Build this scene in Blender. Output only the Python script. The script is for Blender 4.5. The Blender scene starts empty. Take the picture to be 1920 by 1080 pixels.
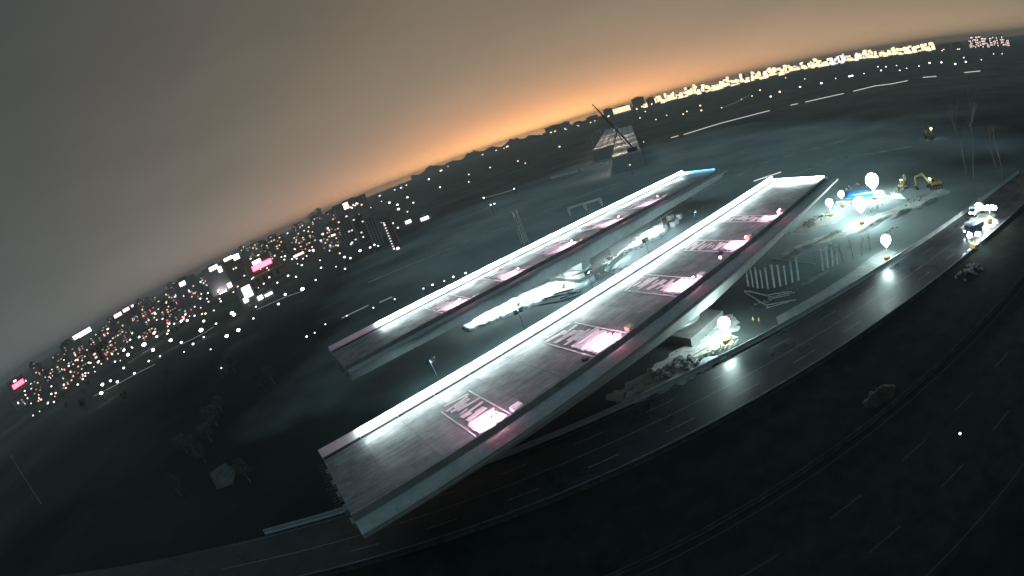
import bpy, math, random
from mathutils import Vector, Matrix

# ------------------------------------------------------------------ camera
sc = bpy.context.scene
C = sc.collection
CAM_H = 54.0                                    # drone height above the ground, metres
FOC = 900.0 / 1920.0 * 36.0                     # equidistant wide-angle lens, mm on a 36 mm sensor
ROT = Matrix(((0.94157666, 0.33679874, 0.0),
              (-0.095632, 0.26735511, -0.95884084),
              (-0.32293639, 0.90282216, 0.28394407)))   # banked 20 degrees, looking 16 degrees down
cd = bpy.data.cameras.new('camera'); cam = bpy.data.objects.new('camera', cd); C.objects.link(cam)
cd.type = 'PANO'
cd.sensor_width = 36.0
cd.clip_start = 0.5; cd.clip_end = 60000
cd.panorama_type = 'FISHEYE_LENS_POLYNOMIAL'
cd.fisheye_fov = math.radians(200)
cd.fisheye_polynomial_k0 = 0.0
cd.fisheye_polynomial_k1 = -1.0 / FOC
cd.fisheye_polynomial_k2 = 0.0; cd.fisheye_polynomial_k3 = 0.0; cd.fisheye_polynomial_k4 = 0.0
cam.matrix_world = Matrix.Translation((0, 0, CAM_H)) @ ROT.to_4x4()
sc.camera = cam

# ------------------------------------------------------------------ world: night sky with the city's sodium glow
w = bpy.data.worlds.new('World'); sc.world = w; w.use_nodes = True
nt = w.node_tree; N = nt.nodes; L = nt.links; N.clear()
def nd(t, **k):
    n = N.new(t)
    for a, b in k.items(): setattr(n, a, b)
    return n
def mth(op, a, b=None, c=None):
    n = nd('ShaderNodeMath', operation=op)
    for i, v in enumerate((a, b, c)):
        if v is None: continue
        if isinstance(v, (int, float)): n.inputs[i].default_value = v
        else: L.new(v, n.inputs[i])
    return n.outputs[0]
tc = nd('ShaderNodeTexCoord'); sx = nd('ShaderNodeSeparateXYZ'); L.new(tc.outputs['Generated'], sx.inputs[0])
el = mth('MULTIPLY', mth('ARCSINE', mth('MAXIMUM', sx.outputs[2], 0.0)), 57.2958)
az = mth('MULTIPLY', mth('ARCTAN2', sx.outputs[0], sx.outputs[1]), 57.2958)
def lobe(az0, sig, esc, power=1.0):             # light dome of one district: azimuth, spread, height scale
    a = mth('DIVIDE', mth('SUBTRACT', az, az0), sig)
    g = mth('EXPONENT', mth('MULTIPLY', mth('MULTIPLY', a, a), -0.5))
    e = mth('EXPONENT', mth('MULTIPLY', mth('POWER', mth('DIVIDE', el, esc), power), -1.0))
    return mth('MULTIPLY', g, e)
acc = None
def add(col, fac):
    global acc
    v = nd('ShaderNodeVectorMath', operation='SCALE'); v.inputs[0].default_value = col
    if fac is None: v.inputs['Scale'].default_value = 1
    else: L.new(fac, v.inputs['Scale'])
    if acc is None: acc = v.outputs[0]
    else:
        s = nd('ShaderNodeVectorMath', operation='ADD'); L.new(acc, s.inputs[0]); L.new(v.outputs[0], s.inputs[1]); acc = s.outputs[0]
add((0.050, 0.057, 0.058), None)                                     # lit overcast
add((0.060, 0.080, 0.085), lobe(0, 400, 9.0))                         # neutral haze low down
add((0.29, 0.183, 0.085), lobe(13, 32, 24.0))                         # broad warm dome
add((1.95, 0.52, 0.050), lobe(10, 17, 2.4))                            # orange dome
add((3.0, 1.9, 0.65), lobe(8, 13, 0.9))                             # its bright foot
add((0.12, 0.075, 0.07), lobe(-24, 16, 3.5))                          # reddish dome of the town
add((0.55, 0.30, 0.11), lobe(56, 18, 3.2))                            # cream dome of the far row
cn = nd('ShaderNodeTexNoise'); cn.inputs['Scale'].default_value = 3.5; cn.inputs['Detail'].default_value = 5; cn.inputs['Roughness'].default_value = 0.5
cm = nd('ShaderNodeMapping'); cm.inputs['Scale'].default_value = (1, 1, 3.2); L.new(tc.outputs['Generated'], cm.inputs[0]); L.new(cm.outputs[0], cn.inputs['Vector'])
cf = mth('MULTIPLY_ADD', cn.outputs['Fac'], 0.26, 0.87)                # faint unevenness of the cloud base
cv = nd('ShaderNodeVectorMath', operation='SCALE'); L.new(acc, cv.inputs[0]); L.new(cf, cv.inputs['Scale']); acc = cv.outputs[0]
bg = nd('ShaderNodeBackground'); L.new(acc, bg.inputs[0]); bg.inputs[1].default_value = 1.0
wo = nd('ShaderNodeOutputWorld'); L.new(bg.outputs[0], wo.inputs[0])

sl = bpy.data.lights.new('ground_fill', 'SUN'); so = bpy.data.objects.new('ground_fill', sl); C.objects.link(so)   # added overhead sun that lifts the ground and cools its tone
sl.energy = 0.38; sl.angle = math.radians(70); sl.color = (0.30, 0.80, 1.0)
so.rotation_euler = (math.radians(12), math.radians(-8), 0)

sc.view_settings.view_transform = 'Standard'; sc.view_settings.look = 'None'
sc.view_settings.exposure = 0.18; sc.view_settings.gamma = 1.0; sc.view_settings.use_curve_mapping = False
cy = sc.cycles
cy.use_denoising = True
cy.max_bounces = 4; cy.diffuse_bounces = 2; cy.glossy_bounces = 2; cy.transmission_bounces = 2; cy.volume_bounces = 0
cy.sample_clamp_indirect = 2.0; cy.sample_clamp_direct = 0
cy.caustics_reflective = False; cy.caustics_refractive = False

# ------------------------------------------------------------------ helpers
rnd = random.Random(11)
FPX = 900.0
def ray(px, py):
    dx, dy = px - 960.0, 540.0 - py
    r = math.hypot(dx, dy) + 1e-9; th = r / FPX
    return ROT @ Vector((math.sin(th) * dx / r, math.sin(th) * dy / r, -math.cos(th)))
def at(px, py, z=0.0):                          # a sighted point of the survey, at height z
    v = ray(px, py); k = (z - CAM_H) / v.z
    return Vector((v.x * k, v.y * k, z))
BA = math.radians(28.5)                         # bearing of both bridge halves
BD = Vector((math.cos(BA), math.sin(BA), 0)); BT = Vector((-math.sin(BA), math.cos(BA), 0))
def bp(s, t, z): return BD * s + BT * t + Vector((0, 0, z))
DECK = 14.0
RA = math.radians(5.4)                          # bearing of the highway
RD = Vector((math.cos(RA), math.sin(RA), 0)); RT = Vector((-math.sin(RA), math.cos(RA), 0))
def rp(s, t, z=0.0): return RD * s + RT * t + Vector((0, 0, z))

ORD = ('first', 'second', 'third', 'fourth', 'fifth', 'sixth', 'seventh', 'eighth', 'ninth', 'tenth', 'eleventh', 'twelfth', 'thirteenth', 'fourteenth', 'fifteenth', 'sixteenth')
MATS = {}
def mat(name, col, rough=0.8, var=0.25, scale=0.6, bump=0.0, metal=0.0, col2=None, rvar=0.0, spec=0.5):
    if name in MATS: return MATS[name]
    m = bpy.data.materials.new(name); m.use_nodes = True; t = m.node_tree; b = t.nodes['Principled BSDF']
    b.inputs['Roughness'].default_value = rough; b.inputs['Metallic'].default_value = metal
    b.inputs['Specular IOR Level'].default_value = spec
    g = t.nodes.new('ShaderNodeNewGeometry')
    n = t.nodes.new('ShaderNodeTexNoise'); n.inputs['Scale'].default_value = scale; n.inputs['Detail'].default_value = 6
    n.inputs['Roughness'].default_value = 0.62
    t.links.new(g.outputs['Position'], n.inputs['Vector'])
    r = t.nodes.new('ShaderNodeValToRGB')
    c2 = col2 or tuple(c * (1 - var) for c in col)
    c1 = tuple(min(1, c * (1 + var)) for c in col) if col2 is None else col
    r.color_ramp.elements[0].position = 0.33; r.color_ramp.elements[1].position = 0.67
    r.color_ramp.elements[0].color = (*c2, 1); r.color_ramp.elements[1].color = (*c1, 1)
    t.links.new(n.outputs['Fac'], r.inputs[0]); t.links.new(r.outputs[0], b.inputs['Base Color'])
    if rvar:
        mr = t.nodes.new('ShaderNodeMapRange'); mr.inputs['From Min'].default_value = 0.35; mr.inputs['From Max'].default_value = 0.65
        mr.inputs['To Min'].default_value = max(0.02, rough - rvar); mr.inputs['To Max'].default_value = min(1, rough + rvar)
        n2 = t.nodes.new('ShaderNodeTexNoise'); n2.inputs['Scale'].default_value = scale * 0.35; n2.inputs['Detail'].default_value = 4
        t.links.new(g.outputs['Position'], n2.inputs['Vector'])
        t.links.new(n2.outputs['Fac'], mr.inputs['Value']); t.links.new(mr.outputs[0], b.inputs['Roughness'])
    if bump:
        bn = t.nodes.new('ShaderNodeBump'); bn.inputs['Strength'].default_value = bump; bn.inputs['Distance'].default_value = 0.3
        n3 = t.nodes.new('ShaderNodeTexNoise'); n3.inputs['Scale'].default_value = scale * 3; n3.inputs['Detail'].default_value = 5
        t.links.new(g.outputs['Position'], n3.inputs['Vector'])
        t.links.new(n3.outputs['Fac'], bn.inputs['Height']); t.links.new(bn.outputs[0], b.inputs['Normal'])
    MATS[name] = m; return m
def glow(name, col, strength, sample=False):
    if name in MATS: return MATS[name]
    m = bpy.data.materials.new(name); m.use_nodes = True; t = m.node_tree; b = t.nodes['Principled BSDF']
    b.inputs['Base Color'].default_value = (*[min(0.8, c) for c in col], 1)
    b.inputs['Emission Color'].default_value = (*col, 1); b.inputs['Emission Strength'].default_value = strength
    m.cycles.emission_sampling = 'FRONT' if sample else 'NONE'
    MATS[name] = m; return m

class MB:
    def __init__(s): s.v = []; s.f = []; s.mi = []; s.cur = 0
    def add(s, vs, fs):
        o = len(s.v); s.v += [tuple(v) for v in vs]; s.f += [tuple(i + o for i in f) for f in fs]; s.mi += [s.cur] * len(fs); return s
    def box(s, x0, x1, y0, y1, z0, z1, m=None):
        vs = [(x, y, z) for z in (z0, z1) for y in (y0, y1) for x in (x0, x1)]
        if m is not None: vs = [m @ Vector(v) for v in vs]
        return s.add(vs, [(0, 2, 3, 1), (4, 5, 7, 6), (0, 1, 5, 4), (2, 6, 7, 3), (0, 4, 6, 2), (1, 3, 7, 5)])
    def tube(s, pts, rad, n=8, cap=True):
        pts = [Vector(p) for p in pts]
        if not isinstance(rad, (list, tuple)): rad = [rad] * len(pts)
        rings = []
        for i, p in enumerate(pts):
            d = (pts[min(i + 1, len(pts) - 1)] - pts[max(i - 1, 0)])
            if d.length < 1e-9: d = Vector((0, 0, 1))
            d.normalize(); u = d.orthogonal().normalized() if abs(d.z) > 0.99 else d.cross(Vector((0, 0, 1))).normalized(); v = d.cross(u)
            rings.append([p + (u * math.cos(k * 2 * math.pi / n) + v * math.sin(k * 2 * math.pi / n)) * rad[i] for k in range(n)])
        vs = [q for r in rings for q in r]; fs = []
        for i in range(len(pts) - 1):
            for k in range(n):
                fs.append((i * n + k, i * n + (k + 1) % n, (i + 1) * n + (k + 1) % n, (i + 1) * n + k))
        if cap: fs.append(tuple(range(n - 1, -1, -1))); fs.append(tuple((len(pts) - 1) * n + k for k in range(n)))
        return s.add(vs, fs)
    def lathe(s, prof, n=16, c=(0, 0, 0)):
        vs = [(c[0] + r * math.cos(k * 2 * math.pi / n), c[1] + r * math.sin(k * 2 * math.pi / n), c[2] + z) for r, z in prof for k in range(n)]
        fs = [(i * n + k, i * n + (k + 1) % n, (i + 1) * n + (k + 1) % n, (i + 1) * n + k) for i in range(len(prof) - 1) for k in range(n)]
        fs.append(tuple(range(n - 1, -1, -1))); fs.append(tuple((len(prof) - 1) * n + k for k in range(n)))
        return s.add(vs, fs)
    def prism(s, poly, z0, z1):
        n = len(poly)
        a = sum(poly[i][0] * poly[(i + 1) % n][1] - poly[(i + 1) % n][0] * poly[i][1] for i in range(n))
        if a < 0: poly = poly[::-1]
        vs = [(p[0], p[1], z0) for p in poly] + [(p[0], p[1], z1) for p in poly]
        fs = [tuple(range(n - 1, -1, -1)), tuple(range(n, 2 * n))] + [(i, (i + 1) % n, n + (i + 1) % n, n + i) for i in range(n)]
        return s.add(vs, fs)
    def loft(s, secs, closed=True):              # equal-length closed sections
        n = len(secs[0]); vs = [p for q in secs for p in q]
        fs = [(i * n + k, i * n + (k + 1) % n, (i + 1) * n + (k + 1) % n, (i + 1) * n + k) for i in range(len(secs) - 1) for k in range(n)]
        fs.append(tuple(range(n - 1, -1, -1))); fs.append(tuple((len(secs) - 1) * n + k for k in range(n)))
        return s.add(vs, fs)
    def mesh(s, name, mats):
        me = bpy.data.meshes.new(name); me.from_pydata(s.v, [], s.f)
        for m in (mats if isinstance(mats, (list, tuple)) else [mats]): me.materials.append(m)
        me.polygons.foreach_set('material_index', s.mi); me.update(); return me
    def build(s, name, mats, parent=None, smooth=False):
        me = s.mesh(name, mats)
        if smooth: me.polygons.foreach_set('use_smooth', [True] * len(me.polygons))
        return put(name, me, parent)
def put(name, me, parent=None, loc=None, rz=None, scale=None):
    o = bpy.data.objects.new(name, me); C.objects.link(o)
    if parent: o.parent = parent
    if loc is not None: o.location = loc
    if rz is not None: o.rotation_euler = (0, 0, rz)
    if scale is not None: o.scale = scale if isinstance(scale, (tuple, list)) else (scale,) * 3
    return o
def tag(o, label, cat, group=None):
    o['label'] = label; o['category'] = cat
    if group: o['group'] = group
    return o
def empty(name, label, cat, loc=(0, 0, 0), rz=0, group=None, scale=1):
    o = bpy.data.objects.new(name, None); C.objects.link(o); o.location = loc; o.rotation_euler = (0, 0, rz); o.scale = (scale,) * 3
    return tag(o, label, cat, group)
def struct(o): o['kind'] = 'structure'; return o
def copy_tree(o, parent=None):
    c = o.copy(); C.objects.link(c); c.parent = parent
    for ch in list(o.children): copy_tree(ch, c)
    return c
def sheet(name, pts, z, m, kind='structure'):
    me = bpy.data.meshes.new(name); me.from_pydata([(p[0], p[1], z) for p in pts], [], [tuple(range(len(pts)))]); me.materials.append(m)
    o = put(name, me)
    # outward face up
    if me.polygons[0].normal.z < 0: me.flip_normals()
    if kind: o['kind'] = kind
    return o

# materials
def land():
    """dark scrub with a ragged pale area round the works, site light painted in"""
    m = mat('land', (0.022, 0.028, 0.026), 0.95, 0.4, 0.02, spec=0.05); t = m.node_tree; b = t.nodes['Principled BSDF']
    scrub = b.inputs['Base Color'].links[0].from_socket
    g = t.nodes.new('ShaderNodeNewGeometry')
    dl = t.nodes.new('ShaderNodeVectorMath'); dl.operation = 'LENGTH'; t.links.new(g.outputs['Position'], dl.inputs[0])          # lighter tone farther out, distant haze painted into the colour
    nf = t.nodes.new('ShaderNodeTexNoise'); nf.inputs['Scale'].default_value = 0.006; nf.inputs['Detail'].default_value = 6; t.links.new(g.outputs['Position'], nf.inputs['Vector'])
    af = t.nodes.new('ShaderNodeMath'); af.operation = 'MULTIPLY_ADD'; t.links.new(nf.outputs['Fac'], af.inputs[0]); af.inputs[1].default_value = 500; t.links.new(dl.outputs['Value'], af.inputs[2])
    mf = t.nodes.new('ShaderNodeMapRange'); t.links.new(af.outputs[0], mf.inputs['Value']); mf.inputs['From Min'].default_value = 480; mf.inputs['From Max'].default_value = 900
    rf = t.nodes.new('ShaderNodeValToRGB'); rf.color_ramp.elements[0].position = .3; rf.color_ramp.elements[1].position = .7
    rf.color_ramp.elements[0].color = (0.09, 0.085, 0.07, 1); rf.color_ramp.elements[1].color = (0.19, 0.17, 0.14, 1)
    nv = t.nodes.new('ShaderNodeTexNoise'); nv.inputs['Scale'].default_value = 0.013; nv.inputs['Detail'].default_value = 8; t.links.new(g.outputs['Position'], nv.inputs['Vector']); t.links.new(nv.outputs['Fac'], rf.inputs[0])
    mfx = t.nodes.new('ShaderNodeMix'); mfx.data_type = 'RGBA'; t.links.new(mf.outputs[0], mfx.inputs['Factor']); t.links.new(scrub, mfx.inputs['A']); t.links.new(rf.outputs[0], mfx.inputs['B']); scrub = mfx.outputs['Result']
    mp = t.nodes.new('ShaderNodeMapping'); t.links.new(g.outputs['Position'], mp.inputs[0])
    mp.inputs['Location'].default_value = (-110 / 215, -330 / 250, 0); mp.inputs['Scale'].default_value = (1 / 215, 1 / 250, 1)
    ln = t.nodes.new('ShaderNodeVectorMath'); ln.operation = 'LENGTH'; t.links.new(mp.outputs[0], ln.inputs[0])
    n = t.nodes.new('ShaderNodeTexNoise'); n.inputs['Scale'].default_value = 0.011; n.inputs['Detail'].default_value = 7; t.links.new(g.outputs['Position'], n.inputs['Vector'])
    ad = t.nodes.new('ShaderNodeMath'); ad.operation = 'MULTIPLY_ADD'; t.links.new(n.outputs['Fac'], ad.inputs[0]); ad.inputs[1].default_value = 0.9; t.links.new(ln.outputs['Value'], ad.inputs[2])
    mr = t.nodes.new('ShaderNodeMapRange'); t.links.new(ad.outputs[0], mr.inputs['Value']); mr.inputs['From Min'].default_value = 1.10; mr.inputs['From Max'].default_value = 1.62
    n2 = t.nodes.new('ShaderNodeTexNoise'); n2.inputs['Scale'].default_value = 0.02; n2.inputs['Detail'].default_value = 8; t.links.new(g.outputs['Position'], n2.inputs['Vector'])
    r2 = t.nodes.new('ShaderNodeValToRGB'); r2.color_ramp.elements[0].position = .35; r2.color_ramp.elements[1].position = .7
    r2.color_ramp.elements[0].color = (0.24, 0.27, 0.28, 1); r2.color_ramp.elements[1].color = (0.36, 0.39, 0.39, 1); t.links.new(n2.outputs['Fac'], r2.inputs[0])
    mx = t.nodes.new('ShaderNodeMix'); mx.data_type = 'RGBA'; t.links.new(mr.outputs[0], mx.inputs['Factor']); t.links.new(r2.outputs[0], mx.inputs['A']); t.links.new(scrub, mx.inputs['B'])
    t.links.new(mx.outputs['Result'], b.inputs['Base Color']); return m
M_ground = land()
M_field2 = mat('bare_field', (0.10, 0.115, 0.12), 0.9, 0.4, 0.05, bump=0.4, spec=0.2)
M_asph = mat('wet_asphalt', (0.022, 0.028, 0.032), 0.40, 0.35, 0.25, bump=0.05, rvar=0.14, spec=0.3)
M_verge = mat('dark_verge', (0.014, 0.018, 0.015), 0.95, 0.4, 0.2, bump=0.3, spec=0.05)
M_soil = mat('pale_soil', (0.24, 0.235, 0.215), 0.9, 0.4, 0.18, bump=0.5)
M_soil2 = mat('pale_gravel', (0.52, 0.52, 0.49), 0.9, 0.35, 0.5, bump=0.6)
M_conc = mat('concrete', (0.33, 0.335, 0.33), 0.8, 0.14, 0.5, bump=0.06)
M_conc2 = mat('old_concrete', (0.24, 0.24, 0.235), 0.85, 0.25, 0.35, bump=0.1)
M_deck = mat('deck_concrete', (0.155, 0.155, 0.165), 0.55, 0.35, 0.35, bump=0.10, rvar=0.16)
def streaks(m, k):
    t = m.node_tree; b = t.nodes['Principled BSDF']; src = b.inputs['Base Color'].links[0].from_socket
    g = t.nodes.new('ShaderNodeNewGeometry'); mp = t.nodes.new('ShaderNodeMapping'); mp.vector_type = 'TEXTURE'; mp.inputs['Rotation'].default_value = (0, 0, BA); mp.inputs['Scale'].default_value = (9, 0.55, 9)
    t.links.new(g.outputs['Position'], mp.inputs[0]); n = t.nodes.new('ShaderNodeTexNoise'); n.inputs['Scale'].default_value = 1.0; n.inputs['Detail'].default_value = 6; t.links.new(mp.outputs[0], n.inputs['Vector'])
    mr = t.nodes.new('ShaderNodeMapRange'); mr.inputs['From Min'].default_value = .35; mr.inputs['From Max'].default_value = .65; mr.inputs['To Min'].default_value = 1 - k; mr.inputs['To Max'].default_value = 1 + k * .6; t.links.new(n.outputs['Fac'], mr.inputs['Value'])
    v = t.nodes.new('ShaderNodeVectorMath'); v.operation = 'SCALE'; t.links.new(src, v.inputs[0]); t.links.new(mr.outputs[0], v.inputs['Scale']); t.links.new(v.outputs[0], b.inputs['Base Color'])
streaks(M_deck, 0.26)
M_white = mat('white_panel', (0.72, 0.74, 0.74), 0.55, 0.06, 0.8)
M_paint = mat('road_paint', (0.15, 0.15, 0.145), 0.6, 0.6, 1.5)
M_paint_dark = mat('dark_road_paint', (0.028, 0.028, 0.028), 0.7, 0.5, 1.5)  # slip road paint in a darker colour
M_steel = mat('galvanised_steel', (0.42, 0.44, 0.45), 0.45, 0.15, 2.0, metal=0.6)
M_dark = mat('dark_metal', (0.03, 0.032, 0.036), 0.5, 0.2, 2.0)
M_rust = mat('rusty_steel', (0.16, 0.10, 0.07), 0.75, 0.4, 3.0)
M_yel = mat('yellow_paint', (0.30, 0.21, 0.07), 0.6, 0.35, 1.5)
M_blue = mat('blue_tarp', (0.03, 0.22, 0.55), 0.55, 0.2, 0.9, bump=0.4)
M_tarp = mat('pale_tarp', (0.62, 0.66, 0.64), 0.6, 0.1, 0.5, bump=0.4)
M_wood = mat('timber', (0.46, 0.36, 0.25), 0.8, 0.25, 2.0)
M_patch = mat('lit_patch_pale', (0.70, 0.66, 0.64), 0.7, 0.18, 1.2)
M_rock = mat('rubble_stone', (0.19, 0.19, 0.18), 0.9, 0.4, 1.0, bump=0.6)
M_bark = mat('bark', (0.16, 0.13, 0.10), 0.9, 0.3, 3.0, bump=0.4)
M_leaf = mat('dark_leaves', (0.045, 0.085, 0.06), 0.6, 0.4, 0.8)
M_wall_a = mat('tower_render_grey', (0.42, 0.39, 0.38), 0.85, 0.1, 0.1)
M_wall_b = mat('tower_render_brown', (0.32, 0.26, 0.23), 0.85, 0.12, 0.1)
M_wall_c = mat('tower_render_pale', (0.46, 0.44, 0.45), 0.8, 0.08, 0.1)
M_roof = mat('flat_roof', (0.12, 0.11, 0.11), 0.9, 0.2, 0.2)
M_glassd = mat('dark_glass', (0.03, 0.035, 0.045), 0.15, 0.1, 0.5)
CYAN = (0.72, 1.0, 0.97)
G_led = glow('led_cyan_white', (0.80, 1.0, 0.97), 130.0, True)
G_bal = glow('balloon_light', CYAN, 80.0, True)
G_flood = glow('flood_cyan_white', (0.55, 0.90, 1.0), 1300.0, True)
G_pink = glow('pink_work_light', (1.0, 0.60, 0.82), 2000.0, True)
G_tail = glow('red_tail_light', (1.0, 0.10, 0.22), 260.0, True)
G_blueled = glow('blue_led', (0.10, 0.62, 1.0), 6.0, True)
G_dotw = glow('street_light_white', (1.0, 0.95, 0.93), 3.0)
G_pool = glow('bright_street_light', (1.0, 0.93, 0.90), 9.0, True)
G_dotp = glow('street_light_pink', (1.0, 0.74, 0.70), 2.2)
G_doto = glow('street_light_amber', (1.0, 0.80, 0.48), 3.0)
G_doto2 = glow('horizon_amber', (1.0, 0.72, 0.36), 2.2)
G_winw = glow('lit_window_white', (1.0, 0.90, 0.85), 1.3)
G_winy = glow('lit_window_warm', (1.0, 0.74, 0.45), 1.1)
G_dimw = glow('dim_window', (1.0, 0.78, 0.66), 0.28)
G_redd = glow('red_shop_sign', (1.0, 0.08, 0.12), 1.6)
G_magd = glow('pink_shop_sign', (1.0, 0.30, 0.45), 1.6)
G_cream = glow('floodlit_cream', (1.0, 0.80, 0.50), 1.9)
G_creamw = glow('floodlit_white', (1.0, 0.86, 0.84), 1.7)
G_faint = glow('faint_rail_glow', (0.9, 1.0, 0.95), 0.10)
G_red = glow('red_neon', (1.0, 0.05, 0.08), 12.0, True)
G_signw = glow('sign_white', (1.0, 0.92, 0.95), 4.0, True)
G_rail = glow('rail_glow', (1.0, 0.95, 0.86), 0.55)

# ------------------------------------------------------------------ the ground and the roads
BIG = 15000
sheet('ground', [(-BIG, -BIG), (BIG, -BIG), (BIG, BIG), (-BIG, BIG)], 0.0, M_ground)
def rpoly(s0, s1, t0, t1): return [rp(s0, t0), rp(s1, t0), rp(s1, t1), rp(s0, t1)]
RL0, RL1 = 60.5, 76.5                           # carriageway under the bridge tips
sheet('verge', rpoly(-320, 900, -60.0, RL0 - 0.5), 0.004, M_verge)
sheet('road', rpoly(-320, 1200, RL0, RL1), 0.010, M_asph)
sheet('slip_road', rpoly(-320, 900, 14.0, 40.0), 0.010, mat('old_asphalt', (0.016, 0.018, 0.019), 0.8, 0.4, 0.3, bump=0.08, spec=0.1))
def track(pix, wd):
    P = [at(x, y, 0) for x, y in pix]; Q = []
    for i in range(len(P) - 1):
        for k in range(12): Q.append(P[i].lerp(P[i + 1], k / 12))
    rr = random.Random(int(pix[0][0])); vs = []
    for i, p in enumerate(Q):
        d = (Q[min(i + 1, len(Q) - 1)] - Q[max(i - 1, 0)]).normalized(); n_ = Vector((-d.y, d.x, 0)); o_ = 1.5 * math.sin(i * .35)
        a_, b_ = p + n_ * (wd / 2 + o_ + rr.uniform(-.7, .7)), p + n_ * (-wd / 2 + o_ + rr.uniform(-.7, .7)); vs += [(a_.x, a_.y, 0.008), (b_.x, b_.y, 0.008)]
    o = MB().add(vs, [(2 * i, 2 * i + 1, 2 * i + 3, 2 * i + 2) for i in range(len(Q) - 1)]).build('dirt_track', M_track); struct(o)
M_track = mat('dirt_track', (0.36, 0.37, 0.35), 0.95, 0.4, 0.15, bump=0.3, spec=0.1)
track([(690, 530), (820, 475), (950, 425), (1090, 368), (1190, 332)], 5)
track([(1400, 372), (1440, 345), (1560, 300), (1720, 272)], 5)
track([(1250, 398), (1330, 350), (1450, 300), (1600, 258)], 5)
track([(1480, 480), (1560, 440), (1660, 405), (1780, 352)], 6)
# lane markings of both roads, each dash its own piece
road = bpy.data.objects['road']; slip = bpy.data.objects['slip_road']
dash_me = MB().add([(-3, -0.12, 0), (3, -0.12, 0), (3, 0.12, 0), (-3, 0.12, 0)], [(0, 1, 2, 3)]).mesh('lane_dash', M_paint)
dash2_me = dash_me.copy(); dash2_me.materials[0] = M_paint_dark
for t in (64.4, 72.3):
    for i in range(16): put('lane_dash', dash_me, road, rp(-34 + i * 15.0, t, 0.016), RA)
for t in (23.0, 31.0):
    for i in range(9): put('lane_dash', dash2_me, slip, rp(-10 + i * 15.0, t, 0.016), RA)
line_me = MB().add([(-90, -0.1, 0), (170, -0.1, 0), (170, 0.1, 0), (-90, 0.1, 0)], [(0, 1, 2, 3)]).mesh('edge_line', M_paint)
line2_me = line_me.copy(); line2_me.materials[0] = M_paint_dark
for t, r in ((RL0 + 0.7, road), (RL1 - 0.7, road), (39.0, slip), (15.0, slip), (68.3, road)):
    put('edge_line', line2_me if r is slip else line_me, r, rp(20, t, 0.016), RA)

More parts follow.
